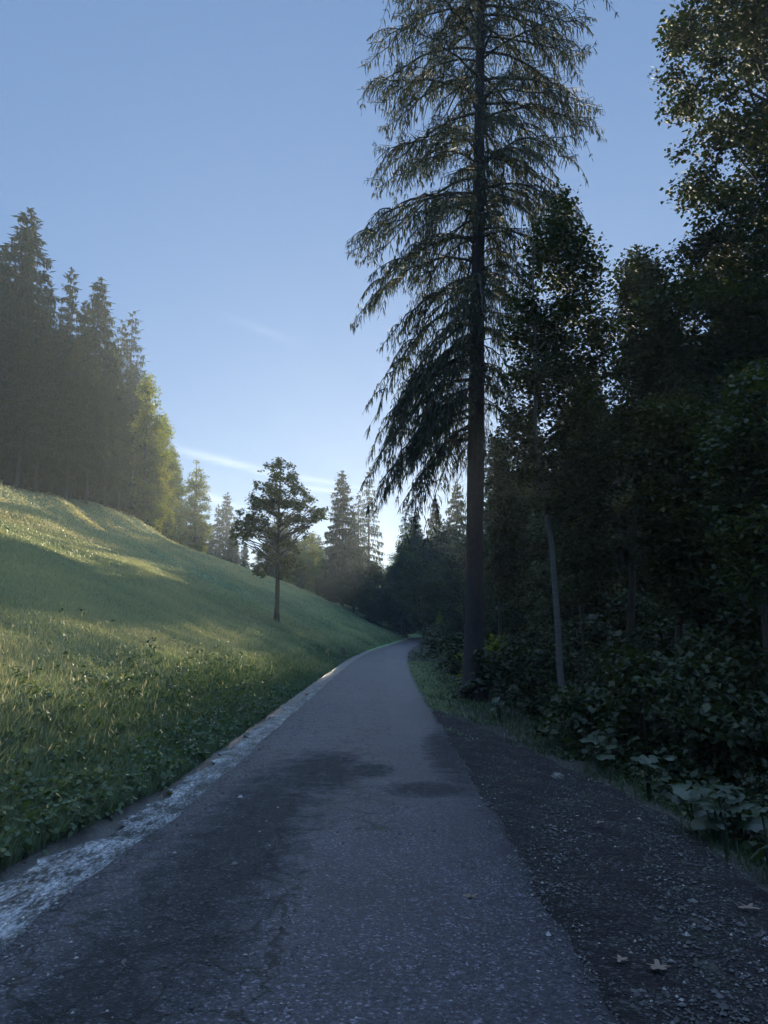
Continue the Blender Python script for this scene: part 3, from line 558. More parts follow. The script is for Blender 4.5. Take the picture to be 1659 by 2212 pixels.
wood([('s2', 765, 1100, 106), ('s3', 775, 1060, 118), ('s3', 876, 1075, 116), ('s3', 890, 1090, 122), ('s0', 900, 1105, 110), ('s0', 940, 1080, 105), ('s0', 985, 1040, 100), ('d0', 905, 1150, 112, 1.4), ('d1', 930, 1145, 118, 1.5), ('d0', 890, 1165, 106, 1.3), ('d0', 720, 1215, 98, 1.3), ('d1', 765, 1200, 96, 1.3), ('d0', 810, 1215, 94, 1.4), ('g2', 878, 1130, 104, 1.0), ('g2', 816, 1205, 110, 1.2),
      ('d0', 870, 1190, 96, 1.3), ('d1', 915, 1170, 90, 1.2), ('d0', 960, 1130, 84, 1.1), ('d1', 1000, 1110, 78), ('d0', 790, 1250, 103, 1.5), ('d0', 840, 1250, 112, 1.5), ('d0', 890, 1240, 117, 1.5), ('d1', 940, 1220, 80, 1.2), ('d0', 980, 1190, 68, 1.0), ('d1', 880, 1260, 124, 1.5), ('d1', 740, 1265, 108, 1.5), ('d0', 942, 1300, 84, .8), ('d1', 958, 1270, 92, .9), ('d0', 925, 1310, 104, .8), ('d1', 975, 1280, 74, .8), ('d0', 990, 1240, 60, .8), ('g1', 950, 1320, 66, .9)],
     {'s3': ('thin see-through spruce against the bright sky above the bend of the road', 'thin spruces at the bend of the road'), 's': ('pointed spruce rising above the dark wood at the bend of the road', 'spruces at the bend of the road'), 'g': ('yellowish tree among the dark ones at the bend of the road', 'yellowish trees at the bend of the road'), 'd': ('dark rounded broad-leaved tree closing the view at the bend of the road', 'dark broad-leaved trees at the bend of the road')}, 'tree')
wood([(['d0', 's0', 'd1', 's2', 'd0', 'g0'][i % 6], 600 + i * 12.5, float(np.interp(600 + i * 12.5, [600, 632, 643, 658, 666, 692, 702, 716, 724, 775, 785, 848, 858, 1050], [1118, 1122, 1178, 1178, 1146, 1150, 1195, 1195, 1168, 1165, 1216, 1216, 1160, 1155])) + (i * 29) % 14, 122 + (i * 11) % 26, 1.1 + .1 * (i % 4)) for i in range(36)],  # tops shaped to screen the low sun, gaps left for meadow streaks
     'dark broad-leaved tree in the far part of the wood beyond the bend', 'tree', 'far trees beyond the bend of the road')
# right-hand forest
wood([('s0', 1075, 930, 48), ('d0', 1110, 1000, 40), ('s0', 1150, 880, 42), ('d1', 1180, 960, 34), ('s0', 1225, 800, 40), ('d0', 1260, 900, 32), ('s2', 1300, 860, 38), ('d1', 1350, 780, 34), ('d0', 1420, 700, 30), ('d1', 1500, 600, 30), ('d0', 1580, 520, 28), ('d1', 1660, 420, 28), ('s0', 1760, 300, 30), ('s0', 1560, 640, 44),
      ('d1', 1030, 1130, 58), ('d0', 1060, 1090, 50), ('d1', 1130, 1080, 36), ('d0', 1230, 1040, 30), ('d1', 1330, 980, 28), ('d0', 1450, 950, 26), ('d0', 1560, 900, 24), ('d1', 1660, 820, 24), ('d0', 1800, 600, 26), ('s0', 1400, 820, 52), ('s0', 1480, 780, 56), ('s0', 1640, 700, 50), ('s1', 1340, 900, 60), ('s0', 1260, 960, 62), ('s0', 1180, 1000, 66), ('s0', 1100, 1030, 72)],
     {'s': ('shadowed spruce deep inside the dark wood right of the road', 'spruces of the dark right-hand wood'), 'd0': ('shadowed wide-crowned broad-leaved tree inside the dark wood right of the road', 'wide trees of the dark right-hand wood'), 'd1': ('shadowed narrower broad-leaved tree inside the dark wood right of the road', 'narrower trees of the dark right-hand wood')}, 'tree')

# --- named right-hand trees
def outline_tree(name, seed, base, D, outline, ncl, rc, leaves, size, lmat, tr, top, depth, tint0=.5, cxpx=None, bmat='twig', flat=.75, wob=.04, path=None, back=0.0):
    """outline rows (py, left px, right px) in the photograph's grid at distance D; the crown is as deep as `depth`"""
    rg = np.random.default_rng(seed); o = np.array(outline, float); wd = o[:, 2] - o[:, 1]; cum = np.cumsum(np.interp(np.arange(o[0, 0], o[-1, 0], 4), o[:, 0], wd))
    ys = np.interp(rg.random(ncl) * cum[-1], cum, np.arange(o[0, 0], o[-1, 0], 4)); xl, xr = np.interp(ys, o[:, 0], o[:, 1]), np.interp(ys, o[:, 0], o[:, 2])
    q = rg.uniform(0, 1, ncl); rp = rc / D * FPX; xs = np.where(xr - xl > 2 * rp, xl + rp * .8 + (xr - xl - 1.6 * rp) * q, (xl + xr) / 2)
    dz = depth * np.sqrt(np.clip(1 - ((q - .5) * 1.7) ** 2, .1, 1)) * rg.uniform(-1, 1, ncl); cl = []
    for x, y, d in zip(xs, ys, dz): P = at(x, y, D + d + back) - base; cl.append((P[0], P[1], P[2], rc * rg.uniform(.55, 1.3)))
    tp = at(top[0], top[1], D)
    return broad_tree(name, seed, tp[2] - base[2], tr, [(0, 1, 1)], 10, leaves, size, rc, lmat, lean=(tp[0] - base[0], 0), clumps=cl, tint0=tint0, bmat=bmat, flat=flat, wob=wob, axis_pts=None if path is None else np.array([at(a_, b_, D) - base for a_, b_ in path]))
D = 16.0; b = at(1760, 1500, D); b[2] = gz(b[0], D)
big = outline_tree('edge_maple', 71, b, D, [(-420, 1560, 1900), (-200, 1480, 1950), (0, 1440, 2000), (60, 1430, 2000), (150, 1385, 2000), (250, 1430, 2000), (300, 1500, 2000), (330, 1415, 2000), (450, 1415, 2000), (500, 1490, 2000), (560, 1340, 2000), (700, 1345, 2000), (760, 1440, 2000), (900, 1440, 2000), (1100, 1500, 1950)],
                   640, .5, 200, .095, 'leaves', .24, (1700, -300), 2.2, .55)
put_tree('broadleaf_tree', big, b, 'big leafy tree leaning over the picture from the right edge with a ragged outline', 'tree')
D = 13.5; b = at(1222, 1570, D); b[2] = gz(b[0], D)
ash = outline_tree('slim_ash', 72, b, D, [(430, 1180, 1250), (480, 1120, 1290), (560, 1090, 1330), (700, 1070, 1350), (850, 1060, 1350), (1000, 1070, 1340), (1120, 1110, 1280)], 230, .40, 130, .075, 'leaves', .06, (1150, 470), .9, .3, bmat='pale_bark', path=[(1222, 1570), (1213, 1500), (1205, 1350), (1192, 1180), (1168, 1030), (1156, 920), (1157, 800), (1152, 650), (1150, 470)], back=.4)
put_tree('slim_tree', ash, b, 'slim tree with a thin pale curved trunk in front of the dark wood', 'tree')
for (sd_, px, py, D, o, nc, lab, nm, top, tr) in [
    (73, 1262, 1480, 17, [(820, 1230, 1320), (900, 1180, 1340), (1150, 1190, 1350), (1300, 1200, 1320)], 60, 'thin leaning sapling with a grey stem behind the slim pale tree', 'sapling', (1245, 900), .035),
    (74, 1080, 1420, 24, [(960, 1040, 1120), (1050, 1030, 1150), (1200, 1040, 1160), (1290, 1060, 1140)], 60, 'dark sapling just right of the tall spruce trunk', 'sapling', (1075, 1000), .07),
    (75, 1668, 1420, 11, [(820, 1560, 1700), (950, 1500, 1760), (1100, 1520, 1760), (1250, 1560, 1740)], 60, 'young tree with a slanting bare stem at the right edge', 'young_tree', (1590, 900), .05),
    (76, 1450, 1500, 14, [(880, 1360, 1560), (1000, 1330, 1600), (1200, 1350, 1600), (1300, 1380, 1580)], 110, 'bushy young tree in deep shade between the slim tree and the right edge', 'young_tree', (1470, 900), .08),
    (77, 1350, 1480, 18, [(550, 1340, 1400), (640, 1310, 1480), (760, 1320, 1500), (850, 1300, 1480), (1000, 1290, 1450)], 110, 'open leafy tree with sky showing through right of the slim tree', 'broadleaf_tree', (1380, 600), .09)]:
    b = at(px, py, D); b[2] = gz(b[0], D)
    ms = outline_tree(nm, sd_, b, D, o, int(nc * 1.6), .45, 130, .09, 'leaves', tr, top, 1.0, .5 if sd_ != 76 else .75)
    put_tree(nm, ms, b, lab, 'tree')

# ---------------------------------------------------------------- shrubs and low plants on the right
def shrub(name, seed, r, h, n, size, lmat, tint0=.5):
    rg = np.random.default_rng(seed); C = []
    for k in range(n):
        a, q, z = rg.uniform(0, 6.28), rg.random() ** .6, rg.random() ** .8; C.append((math.cos(a) * q * r * (1 - .45 * z), math.sin(a) * q * r * (1 - .45 * z), .12 * h + z * h * .85))
    g = Geo(); V, Q, tn = leaf_cloud(rg, np.array(C), np.full(n, .26 * (r + h) / 2) * rg.uniform(.6, 1.3, n), 70, size, .7, .6, tint0); g.add(V, Q, tint=tn)
    st = Geo()
    for c in C[::2]:
        V, Q = tube(bent(np.array([c[0] * .1, c[1] * .1, -.1]), np.array(c), .1 * h, 5, rg, .02), np.linspace(.012, .004, 5), 4); st.add(V, Q)
    return g.mesh(name + '_foliage', [M[lmat]]), st.mesh(name + '_stems', [M['twig']], True)
SH = [shrub('shrub', 81, .9, 1.2, 34, .075, 'shrub_leaves'), shrub('shrub', 82, 1.1, 1.0, 38, .085, 'shrub_leaves', .35), shrub('shrub', 83, .8, 1.6, 34, .07, 'shrub_leaves', .6), shrub('shrub', 84, .9, 1.2, 30, .08, 'gold_leaves', .25)]
def put_shrub(k, x, y, s, label, group=None):
    r = link('shrub', None, label=label, cat='shrub', group=group, loc=(x, y, gz(x, y) - .05)); r.scale = (s, s, s); r.rotation_euler = (0, 0, rngf.uniform(0, 6.28)); r.empty_display_size = .3
    link('foliage', SH[k][0], r); link('stem', SH[k][1], r)
def shrub_px(k, px, ytop, D, label, group=None):
    P = at(px, ytop, D); u_ = road_uv([P[0]], [D])[0][0]; P[0] += max(0, HALF + 1.7 - u_); h = P[2] - gz(P[0], D); hh = [1.2, 1.0, 1.6, 1.2][k]; put_shrub(k, P[0], D, min(1.35, max(.4, h / hh)), label, group)
for k, px, yt, D, lab in [(2, 958, 1395, 31, 'feathery roadside bush reaching over the road edge before the bend'), (0, 985, 1345, 27, 'brownish green roadside bush left of the tall spruce trunk'),
                          (3, 1065, 1300, 22, 'yellowish leafy bush right behind the tall spruce trunk'), (1, 965, 1450, 25, 'low bush beside the mossy patch at the road edge'), (2, 1000, 1395, 23, 'upright bush touching the left side of the tall spruce trunk')]:
    shrub_px(k, px, yt, D, lab)
for k, px, yt, D in [(0, 925, 1345, 60), (2, 940, 1320, 52), (1, 955, 1310, 46), (0, 980, 1310, 40), (0, 930, 1360, 68), (0, 1000, 1300, 34)]:
    shrub_px(k, px, yt, D, 'hedge-like bush along the right road edge towards the bend', 'bushes lining the road towards the bend')
for i in range(70):
    D = rngf.uniform(8, 26); xmin = 5.2 + .03 * D; x = rngf.uniform(xmin, xmin + 2 + D * .5)
    put_shrub(int(rngf.integers(0, 3)), x + (0 if D > 10 else 1.2), D, rngf.uniform(1.4, 2.2), 'tall dark bush filling the space between the trunks of the right-hand wood', 'tall bushes inside the right-hand wood')
for i in range(90):
    D = rngf.uniform(5.5, 24); xmin = 3.4 + .02 * D; x = rngf.uniform(xmin, xmin + 3 + D * .42); k = int(rngf.integers(0, 4)); k = k if (k != 3 or rngf.random() < .4) else 1
    put_shrub(k, x, D, rngf.uniform(.55, 1.0) * (1 if x > xmin + 1.2 else .55), 'shaded leafy shrub in the undergrowth below the dark wood', 'undergrowth shrubs on the right')
for k, px, yt, D, lab in [(0, 1340, 1340, 14, 'dark leafy bush rising behind the wooden board'), (1, 1460, 1310, 12.5, 'broad low bush midway between the wooden board and the right edge'), (2, 1560, 1250, 11.5, 'tall upright bush near the right edge above the butterbur leaves'),
                          (0, 1400, 1400, 10.5, 'bush directly behind the butterbur plants right of the wooden board'), (1, 1620, 1370, 9.5, 'spreading bush at the right edge of the picture just above the butterbur leaves'), (2, 1270, 1390, 14.5, 'upright bush just right of the foot of the slim pale trunk'),
                          (0, 1180, 1410, 16, 'bush standing left against the foot of the slim pale trunk'), (1, 1100, 1400, 19, 'low bush filling the gap between the tall spruce trunk and the slim pale trunk'), (2, 1500, 1420, 9.5, 'narrow bush among the butterbur plants, closest upright one to the road'),
                          (0, 1640, 1200, 12, 'high bush touching the right edge of the picture at mid height'), (2, 1410, 1260, 15, 'tall bush behind the front rank, above and right of the wooden board'), (1, 1300, 1480, 11.5, 'low bush right in front of the wooden board'),
                          (0, 1240, 1330, 18, 'bush half hidden behind the slim pale trunk'), (2, 1140, 1330, 21, 'upright bush behind the gap right of the tall spruce trunk')]:
    shrub_px(k, px, yt, D, lab)
# butterbur: round lobed leaves on stalks
def lobed_leaf(rg, r):
    n = 18; a = np.linspace(-math.pi + .35, math.pi - .35, n); rr = r * (1 + .10 * np.sin(a * 9 + rg.uniform(0, 6)) + .05 * rg.normal(0, 1, n)) * (1 - .10 * np.cos(a))
    rim = np.stack([rr * np.cos(a), rr * np.sin(a), -.22 * rr ** 2 / r + rg.normal(0, .02 * r, n) + .06 * r * np.sin(a * 4)], 1)
    midr = rim * .55; midr[:, 2] = -.02 * r + .03 * r * np.sin(a * 5)
    V = np.concatenate([[[0, 0, -.06 * r]], midr, rim]); T = [(0, 1 + i, 2 + i) for i in range(n - 1)]; Q = [(1 + i, 1 + n + i, 2 + n + i, 2 + i) for i in range(n - 1)]
    return V, Q, T
rgl = np.random.default_rng(9); LM = []
for i in range(4):
    V, Q, T = lobed_leaf(rgl, 1.0); g = Geo(); g.add(V, Q, T, tint=np.clip(rgl.uniform(.1, .9) + rgl.normal(0, .08, len(V)), 0, 1)); LM.append(g.mesh('butterbur_leaf', [M['big_leaves']], True))
def butterbur(x, y, n, r, label, group=None):
    root = link('butterbur_plant', None, label=label, cat='plant', group=group, loc=(x, y, gz(x, y))); root.empty_display_size = .2
    g = Geo()
    for k in range(n):
        a = rngf.uniform(0, 6.28); d = rngf.uniform(.12, .5) * r * 2.6; h = rngf.uniform(.14, .5); tip = np.array([math.cos(a) * d, math.sin(a) * d, h])
        V, Q = tube(bent(np.array([0, 0, -.05]), tip, .1, 5), np.linspace(.008, .006, 5), 5); g.add(V, Q)
        o = link('leaf', LM[int(rngf.integers(0, 4))], root, loc=tip); s = r * rngf.uniform(.6, 1.15); o.scale = (s, s, s); o.rotation_euler = (rngf.normal(0, .3), rngf.normal(.1, .3), a)
    link('stalk', g.mesh('stalks', [M['big_leaves']], True), root)
for px, py, n, r in [(1640, 1930, 7, .10), (1590, 1870, 7, .11), (1540, 1800, 7, .11), (1650, 1800, 7, .12), (1480, 1790, 5, .13), (1500, 1830, 4, .12), (1655, 1850, 7, .11), (1440, 1770, 4, .11), (1570, 1740, 4, .12), (1350, 1700, 4, .09), (1380, 1660, 5, .10),
                     (1300, 1680, 4, .10), (1170, 1640, 5, .12), (1120, 1560, 5, .13), (1100, 1500, 6, .14), (1080, 1470, 5, .13), (1140, 1540, 5, .12), (1160, 1600, 5, .12), (1000, 1530, 4, .10), (1600, 1690, 4, .12), (1450, 1690, 4, .11)]:
    P = ground_hit(px, py + 25, 60); butterbur(P[0] + (.25 if px > 1300 else .7), P[1], n, r, *(('butterbur plant with broad pale green leaves between the wooden board and the right edge', 'butterbur plants near the right edge') if px > 1300 else ('small butterbur plant on the verge between the tall spruce and the wooden board', 'butterbur plants beside the tall spruce')))

# ---------------------------------------------------------------- ground cover
def blades(rng, x, y, h, wd, tn, lean=.35, seg=True):
    n = len(x); z = ground_z(x, y); B = np.stack([x, y, z - .01], 1); a = rng.uniform(0, 6.28, n); side = np.stack([np.cos(a), np.sin(a), np.zeros(n)], 1)
    b = rng.uniform(0, 6.28, n); ln = np.stack([np.cos(b), np.sin(b), np.zeros(n)], 1) * (h * lean * rng.uniform(.2, 1.6, n))[:, None]
    up = np.array([0, 0, 1.0]) * h[:, None]; w_ = side * wd[:, None] * .5
    V = np.stack([B - w_, B + w_, B + up * .6 + ln * .35 + w_ * .8, B + up * .6 + ln * .35 - w_ * .8, B + up * .95 + ln], 1)
    i = np.arange(n)[:, None] * 5; Q = i + np.array([[0, 1, 2, 3]]); T = i + np.array([[3, 2, 4]])
    t_ = np.stack([tn - .12, tn - .12, tn, tn, tn + .1], 1); return V.reshape(-1, 3), Q, T, np.clip(t_.ravel(), 0, 1)
rg = np.random.default_rng(33)
def scatter_left(n, dmin, dmax, Dmin, Dmax):
    D = np.exp(rg.uniform(math.log(Dmin), math.log(Dmax), n)); ang = rg.uniform(-.68, .03, n); x = np.sin(ang) * D; y = np.cos(ang) * D
    u, _, s_ = road_uv(x, y); d = left_d(u, s_); k = (d > dmin) & (d < dmax) & (y < 118); return x[k], y[k], d[k], np.hypot(x, y)[k]
x, y, d, D = scatter_left(1500000, .62, 75, 2.6, 118)
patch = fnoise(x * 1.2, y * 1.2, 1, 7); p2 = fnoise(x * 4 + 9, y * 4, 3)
h = (.10 + .05 * np.clip(patch, -1, 1.5) + .06 * rg.random(len(x))) * (.55 + .45 * sst(d, .7, 2.0)) * (1 + .5 * (1 - sst(d, 1.2, 4))) ; h = np.clip(h, .05, .5) * rg.uniform(.6, 1.3, len(x))
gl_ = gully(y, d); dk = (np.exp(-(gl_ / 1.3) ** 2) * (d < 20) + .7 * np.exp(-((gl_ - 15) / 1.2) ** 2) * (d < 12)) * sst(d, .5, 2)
dry_light = .24 + .17 * patch + .12 * p2 - .5 * dk - .3 * (1 - sst(d, .8, 2.4)) + .48 * sst(d, 1.6, 4) * (1 - sst(d, 9, 16)) * (1 - sst(y, 18, 34)) + .6 * np.exp(-((d - 21) / 7) ** 2) * sst(y, 25, 40) + rg.normal(0, .13, len(x))  # dry tone, with crest and lower-slope sunlight and bank shade painted in
g = Geo(); V, Q, T, tn = blades(rg, x, y, h, .004 * np.maximum(1, D / 5.0) * rg.uniform(.6, 1.4, len(x)), dry_light); g.add(V, Q, T, tint=tn)
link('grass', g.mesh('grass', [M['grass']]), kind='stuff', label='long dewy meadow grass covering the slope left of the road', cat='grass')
# dry seed stalks
x, y, d, D = scatter_left(42000, 1.3, 70, 4, 100); dens = .03 + .08 * (fnoise(x * .9, y * .9, 1, 6) > .15) + .9 * ((d > 15) & (d < 33) & (y > 28)); k = rg.random(len(x)) < dens; x, y, d, D = x[k], y[k], d[k], D[k]
g = Geo(); V, Q, T, tn = blades(rg, x, y, rg.uniform(.16, .34, len(x)), .0022 * np.maximum(1, D / 3.2), rg.uniform(0, 1, len(x)), .25); g.add(V, Q, T, tint=tn)
top = V.reshape(-1, 5, 3)[:, 4]; nn = len(top); dr = unit(np.stack([rg.normal(0, .3, nn), rg.normal(0, .3, nn), np.ones(nn)], 1)); sd2 = unit(np.cross(dr, rg.normal(0, 1, (nn, 3))))
V, Q = kites(top - dr * .06, dr, sd2, np.full(nn, .09), .009 * np.maximum(1, D / 6)); g.add(V, Q, tint=.7)
link('dry_stalks', g.mesh('dry_stalks', [M['dry']]), kind='stuff', label='thin straw coloured seed heads standing above the meadow grass', cat='grass')
# broad weeds in the bank
x, y, d, D = scatter_left(9000, .60, 5, 3.0, 22); k = (rg.random(len(x)) < np.clip(1.3 - d * .38, .03, 1) * .8); x, y, D = x[k], y[k], D[k]
C = np.stack([x, y, ground_z(x, y) + rg.uniform(.05, .2, len(x))], 1); V, Q, tn = leaf_cloud(rg, C, rg.uniform(.05, .16, len(x)), 12, .055, .6, .6, .4, .25)
g = Geo(); g.add(V, Q, tint=tn); link('weeds', g.mesh('weeds', [M['weed']]), kind='stuff', label='broad-leaved weeds and herbs growing in the roadside bank', cat='weeds')
# undergrowth and grass on the right
n = 120000; D = np.exp(rg.uniform(math.log(3.0), math.log(60), n)); ang = rg.uniform(.02, .62, n); x, y = np.sin(ang) * D, np.cos(ang) * D; u, _, s_ = road_uv(x, y)
e = u - HALF - 1.55 * shw(s_ - S0) + .12 * np.sin(s_ * 2.3) + .1 * np.sin(s_ * 5.1); e = e + .28 * fnoise(x * 4, y * 4, 3); k = (e > 0) & (e < 8) & (rg.random(n) < .25 + .6 * sst(e, 0, .6) * (e < 1.4)); x, y, D = x[k], y[k], D[k]
g = Geo(); V, Q, T, tn = blades(rg, x, y, rg.uniform(.03, .16, len(x)), .005 * np.maximum(1, D / 5), np.clip(.15 + .2 * fnoise(x * 2, y * 2, 2) + rg.normal(0, .12, len(x)), 0, 1), .7); g.add(V, Q, T, tint=tn)
link('verge_grass', g.mesh('verge_grass', [M['weed']]), kind='stuff', label='low shaded grass at the edge of the gravel shoulder', cat='grass')
n = 26000; s_ = S0 + 12 + 28 * rg.random(n) ** .8; u = HALF - .12 + rg.gamma(1.5, .30, n); k = rg.random(n) < sst(s_ - S0 + 2.5 * np.sin(u * 5 + s_ * 1.3) + 1.5 * np.sin(s_ * 3.1 + u * 9), 13, 22); s_, u = s_[k], u[k]; n = len(u); cx, cyy, nx, ny = (np.interp(s_, CS, a) for a in (CX, CY, CN[:, 0], CN[:, 1])); x, y = cx + nx * u, cyy + ny * u
g = Geo(); V, Q, T, tn = blades(rg, x, y, rg.uniform(.03, .10, n), np.full(n, .022), np.clip(.2 + rg.normal(0, .1, n), 0, 1), .6); g.add(V, Q, T, tint=tn)
link('short_grass', g.mesh('short_grass', [M['grass']]), kind='stuff', label='short pale green grass at the right road edge before the tall spruce', cat='grass')
n = 15000; D = np.exp(rg.uniform(math.log(3.6), math.log(60), n)); ang = rg.uniform(.05, .66, n); x, y = np.sin(ang) * D, np.cos(ang) * D; u = road_uv(x, y)[0]; k = (u - HALF > 1.9) & (u < 22); x, y, D = x[k], y[k], D[k]
C = np.stack([x, y, ground_z(x, y) + rg.uniform(.03, .3, len(x)) * np.minimum(1, (u[k] - HALF - 1.5))], 1); V, Q, tn = leaf_cloud(rg, C, rg.uniform(.12, .3, len(x)), 14, .08, .5, .4, .4, .2)
g = Geo(); g.add(V, Q, tint=tn); link('undergrowth', g.mesh('undergrowth', [M['shrub_leaves']]), kind='stuff', label='dense low leafy undergrowth covering the floor of the right-hand wood', cat='undergrowth')
# loose gravel
def stones(rg, n, xs, ys, sz, zf, name, label, mt):
    V0 = np.array([(1, 0, 0), (0, 1, 0), (-1, 0, 0), (0, -1, 0), (0, 0, .7), (0, 0, -.7)], float); T0 = np.array([(0, 1, 4), (1, 2, 4), (2, 3, 4), (3, 0, 4)])
    V = V0[None] * (sz[:, None] * rg.uniform(.6, 1.3, (n, 3)))[:, None, :] * rg.uniform(.8, 1.2, (n, 6, 1)); a = rg.uniform(0, 6.28, n); c, s = np.cos(a)[:, None], np.sin(a)[:, None]
    V = np.stack([V[..., 0] * c - V[..., 1] * s, V[..., 0] * s + V[..., 1] * c, V[..., 2]], -1) + np.stack([xs, ys, zf], 1)[:, None, :]
    g = Geo(); g.add(V.reshape(-1, 3), None, (np.arange(n)[:, None, None] * 6 + T0[None]).reshape(-1, 3), tint=np.repeat(rg.random(n), 6)); return link(name, g.mesh(name, [mt]), kind='stuff', label=label, cat='gravel')
m, t, p, out = mat('stones'); a_ = t.nodes.new('ShaderNodeAttribute'); a_.attribute_name = 'tint'
t.links.new(ramp(t, a_.outputs['Fac'], [(0, (.012, .011, .012)), (.7, (.03, .028, .03)), (.94, (.07, .065, .065)), (1, (.20, .19, .185))]), p.inputs['Base Color']); p.inputs['Roughness'].default_value = .7; M['stone'] = m
n = 42000; s_ = S0 + np.exp(rg.uniform(math.log(2.2), math.log(26), n)); which = rg.random(n)
u = np.where(which < .68, HALF + rg.uniform(-.15, 1.6, n) * (1 - .5 * sst(s_ - S0, 9, 20)), np.where(which < .88, -HALF + np.abs(rg.normal(0, .45, n)), rg.uniform(-HALF, HALF, n)))
cx, cyy, cz, nx, ny = (np.interp(s_, CS, a) for a in (CX, CY, CZ, CN[:, 0], CN[:, 1])); x, y = cx + nx * u, cyy + ny * u
zz = np.where(np.abs(u) < HALF, cz + .02 * (1 - (u / HALF) ** 2), np.maximum(ground_z(x, y), cz - .05 - .15 * sst(u, 1.6, 3.2)) + .012)
stones(rg, n, x, y, rg.gamma(2.2, .0022, n) + .002, zz, 'gravel', 'loose gravel and grit lying on the shoulder and road edges', M['stone'])
# ---------------------------------------------------------------- small single things
m, t, p, out = mat('dead_leaf'); p.inputs['Base Color'].default_value = (.12, .08, .058, 1); p.inputs['Roughness'].default_value = .7; M['dead'] = m
def maple_leaf(rg, r):
    a = np.linspace(0, 2 * math.pi, 31)[:-1]; rr = r * (.34 + .66 * np.abs(np.cos(a * 2.5)) ** 2.2) * rg.uniform(.85, 1.1, 30); V = np.stack([rr * np.cos(a), rr * np.sin(a), .012 + .22 * rr * np.sin(a * 1.5 + rg.uniform(0, 6)) ** 2], 1)
    V = np.concatenate([[[0, 0, .01]], V]); return V, [(0, 1 + i, 1 + (i + 1) % 30) for i in range(30)]
for px, py, r, lab in [(1018, 1960, .055, 'pale brown fallen leaf lying flat on the asphalt'), (1422, 2108, .065, 'curled brown fallen leaf on the gravel shoulder near the asphalt edge'), (1342, 2092, .045, 'small dark fallen leaf where the asphalt meets the gravel'),
                       (1618, 1976, .065, 'pale fallen leaf on gravel beside the butterbur leaves'), (1295, 1793, .05, 'small fallen leaf at the grassy edge of the gravel shoulder')]:
    P = ground_hit(px, py, 12); g = Geo(); V, T = maple_leaf(rg, r); g.add(V, None, T); o = link('fallen_leaf', g.mesh('fallen_leaf', [M['dead']]), label=lab, cat='leaf', loc=(P[0], P[1], P[2] + (.05 if px < 1300 else .03))); o.rotation_euler = (0, 0, rg.uniform(0, 6))
def boulder(P, r, label, nm='stone'):
    import bmesh
    bm = bmesh.new(); bmesh.ops.create_icosphere(bm, subdivisions=3, radius=r)
    for v in bm.verts: n_ = v.co.normalized(); v.co *= 1 + .18 * math.sin(n_.x * 5 + r * 90) * math.cos(n_.y * 4 + 1) + .1 * math.sin(n_.z * 9 + n_.x * 7); v.co.z *= .65
    me = bpy.data.meshes.new('rock'); bm.to_mesh(me); bm.free(); me.materials.append(M['rock']); link(nm, me, label=label, cat='stone', loc=(P[0], P[1], P[2] + r * .25))
m, t, p, out = mat('pale_stone'); t.links.new(ramp(t, noise(t, 12, 5, pos(t)), [(.3, (.06, .06, .056)), (.7, (.13, .125, .12))]), p.inputs['Base Color']); p.inputs['Roughness'].default_value = .85; M['rock'] = m
for px, py, r, lab in [(1205, 1682, .07, 'small pale stone in the grass beside the shoulder'), (1295, 1625, .14, 'dark rounded stone in the undergrowth near the wooden board'), (1497, 1951, .028, 'single light pebble on the dark gravel shoulder')]:
    boulder(ground_hit(px, py, 30), r, lab)
m, t, p, out = mat('old_wood'); t.links.new(ramp(t, noise(t, 8, 5, pos(t, (1, 8, 8))), [(.3, (.09, .065, .055)), (.7, (.19, .14, .12))]), p.inputs['Base Color']); p.inputs['Roughness'].default_value = .85; M['wood'] = m
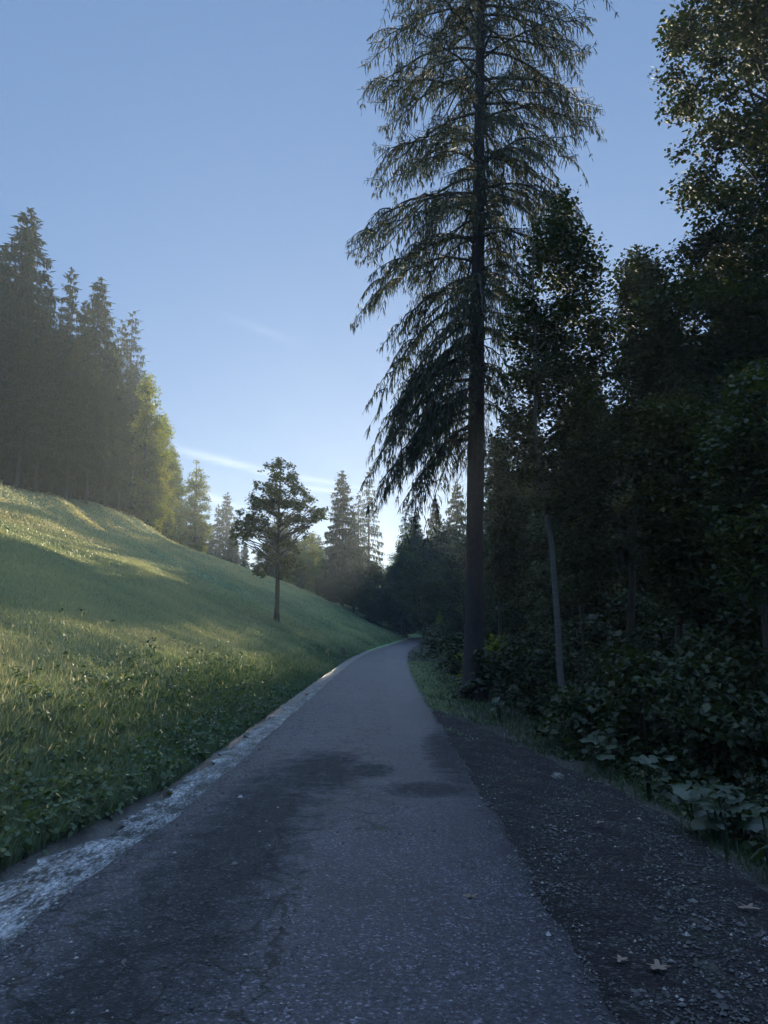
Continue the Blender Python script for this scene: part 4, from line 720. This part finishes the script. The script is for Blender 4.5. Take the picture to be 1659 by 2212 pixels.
def timber(name, P, L, W, Hh, rot, label, cat):
    import bmesh
    bm = bmesh.new(); bmesh.ops.create_cube(bm, size=1)
    for v in bm.verts: v.co.x *= L; v.co.y *= W; v.co.z *= Hh
    bmesh.ops.subdivide_edges(bm, edges=bm.edges[:], cuts=5, use_grid_fill=True)
    for v in bm.verts: v.co.z += .01 * math.sin(v.co.x * 19) + .006 * math.sin(v.co.y * 60 + v.co.x * 8); v.co.y += .008 * math.sin(v.co.x * 23)
    bmesh.ops.bevel(bm, geom=[e for e in bm.edges if e.calc_face_angle(0) > 1], offset=.01, segments=2)
    me = bpy.data.meshes.new(name); bm.to_mesh(me); bm.free(); me.materials.append(M['wood']); o = link(name, me, label=label, cat=cat, loc=P); o.rotation_euler = rot
P = ground_hit(1298, 1640, 30); timber('wooden_board', (P[0], P[1], P[2] + .22), .75, .05, .17, (.1, .05, -.1), 'weathered reddish wooden board half hidden in the undergrowth', 'board')
P = ground_hit(741, 1418, 80); timber('wooden_stake', (P[0], P[1], P[2] + .2), .12, .12, .6, (.05, .1, .2), 'short brown wooden stake where the gully meets the road', 'stake')
# ---------------------------------------------------------------- haze
def box(name, a, b):
    V = [(x, y, z) for x in (a[0], b[0]) for y in (a[1], b[1]) for z in (a[2], b[2])]; Q = [(0, 1, 3, 2), (4, 6, 7, 5), (0, 4, 5, 1), (2, 3, 7, 6), (0, 2, 6, 4), (1, 5, 7, 3)]
    return mk_mesh(name, V, Q)
if HAZE_DENSITY > 0:
    hm = bpy.data.materials.new('haze'); hm.use_nodes = True; t = hm.node_tree; t.nodes.clear(); o_ = t.nodes.new('ShaderNodeOutputMaterial'); pv = t.nodes.new('ShaderNodeVolumePrincipled')
    pv.inputs['Color'].default_value = (.80, .92, 1, 1); pv.inputs['Density'].default_value = HAZE_DENSITY; pv.inputs['Anisotropy'].default_value = .5; t.links.new(pv.outputs[0], o_.inputs['Volume'])
    me = box('haze', (-1000, -350, float(GZ.min()) - 1.0), (1000, 1600, 48)); me.materials.append(hm); ho = link('haze', me, kind='stuff', label='thin morning mist filling the valley', cat='haze')
    ho.display_type = 'WIRE'
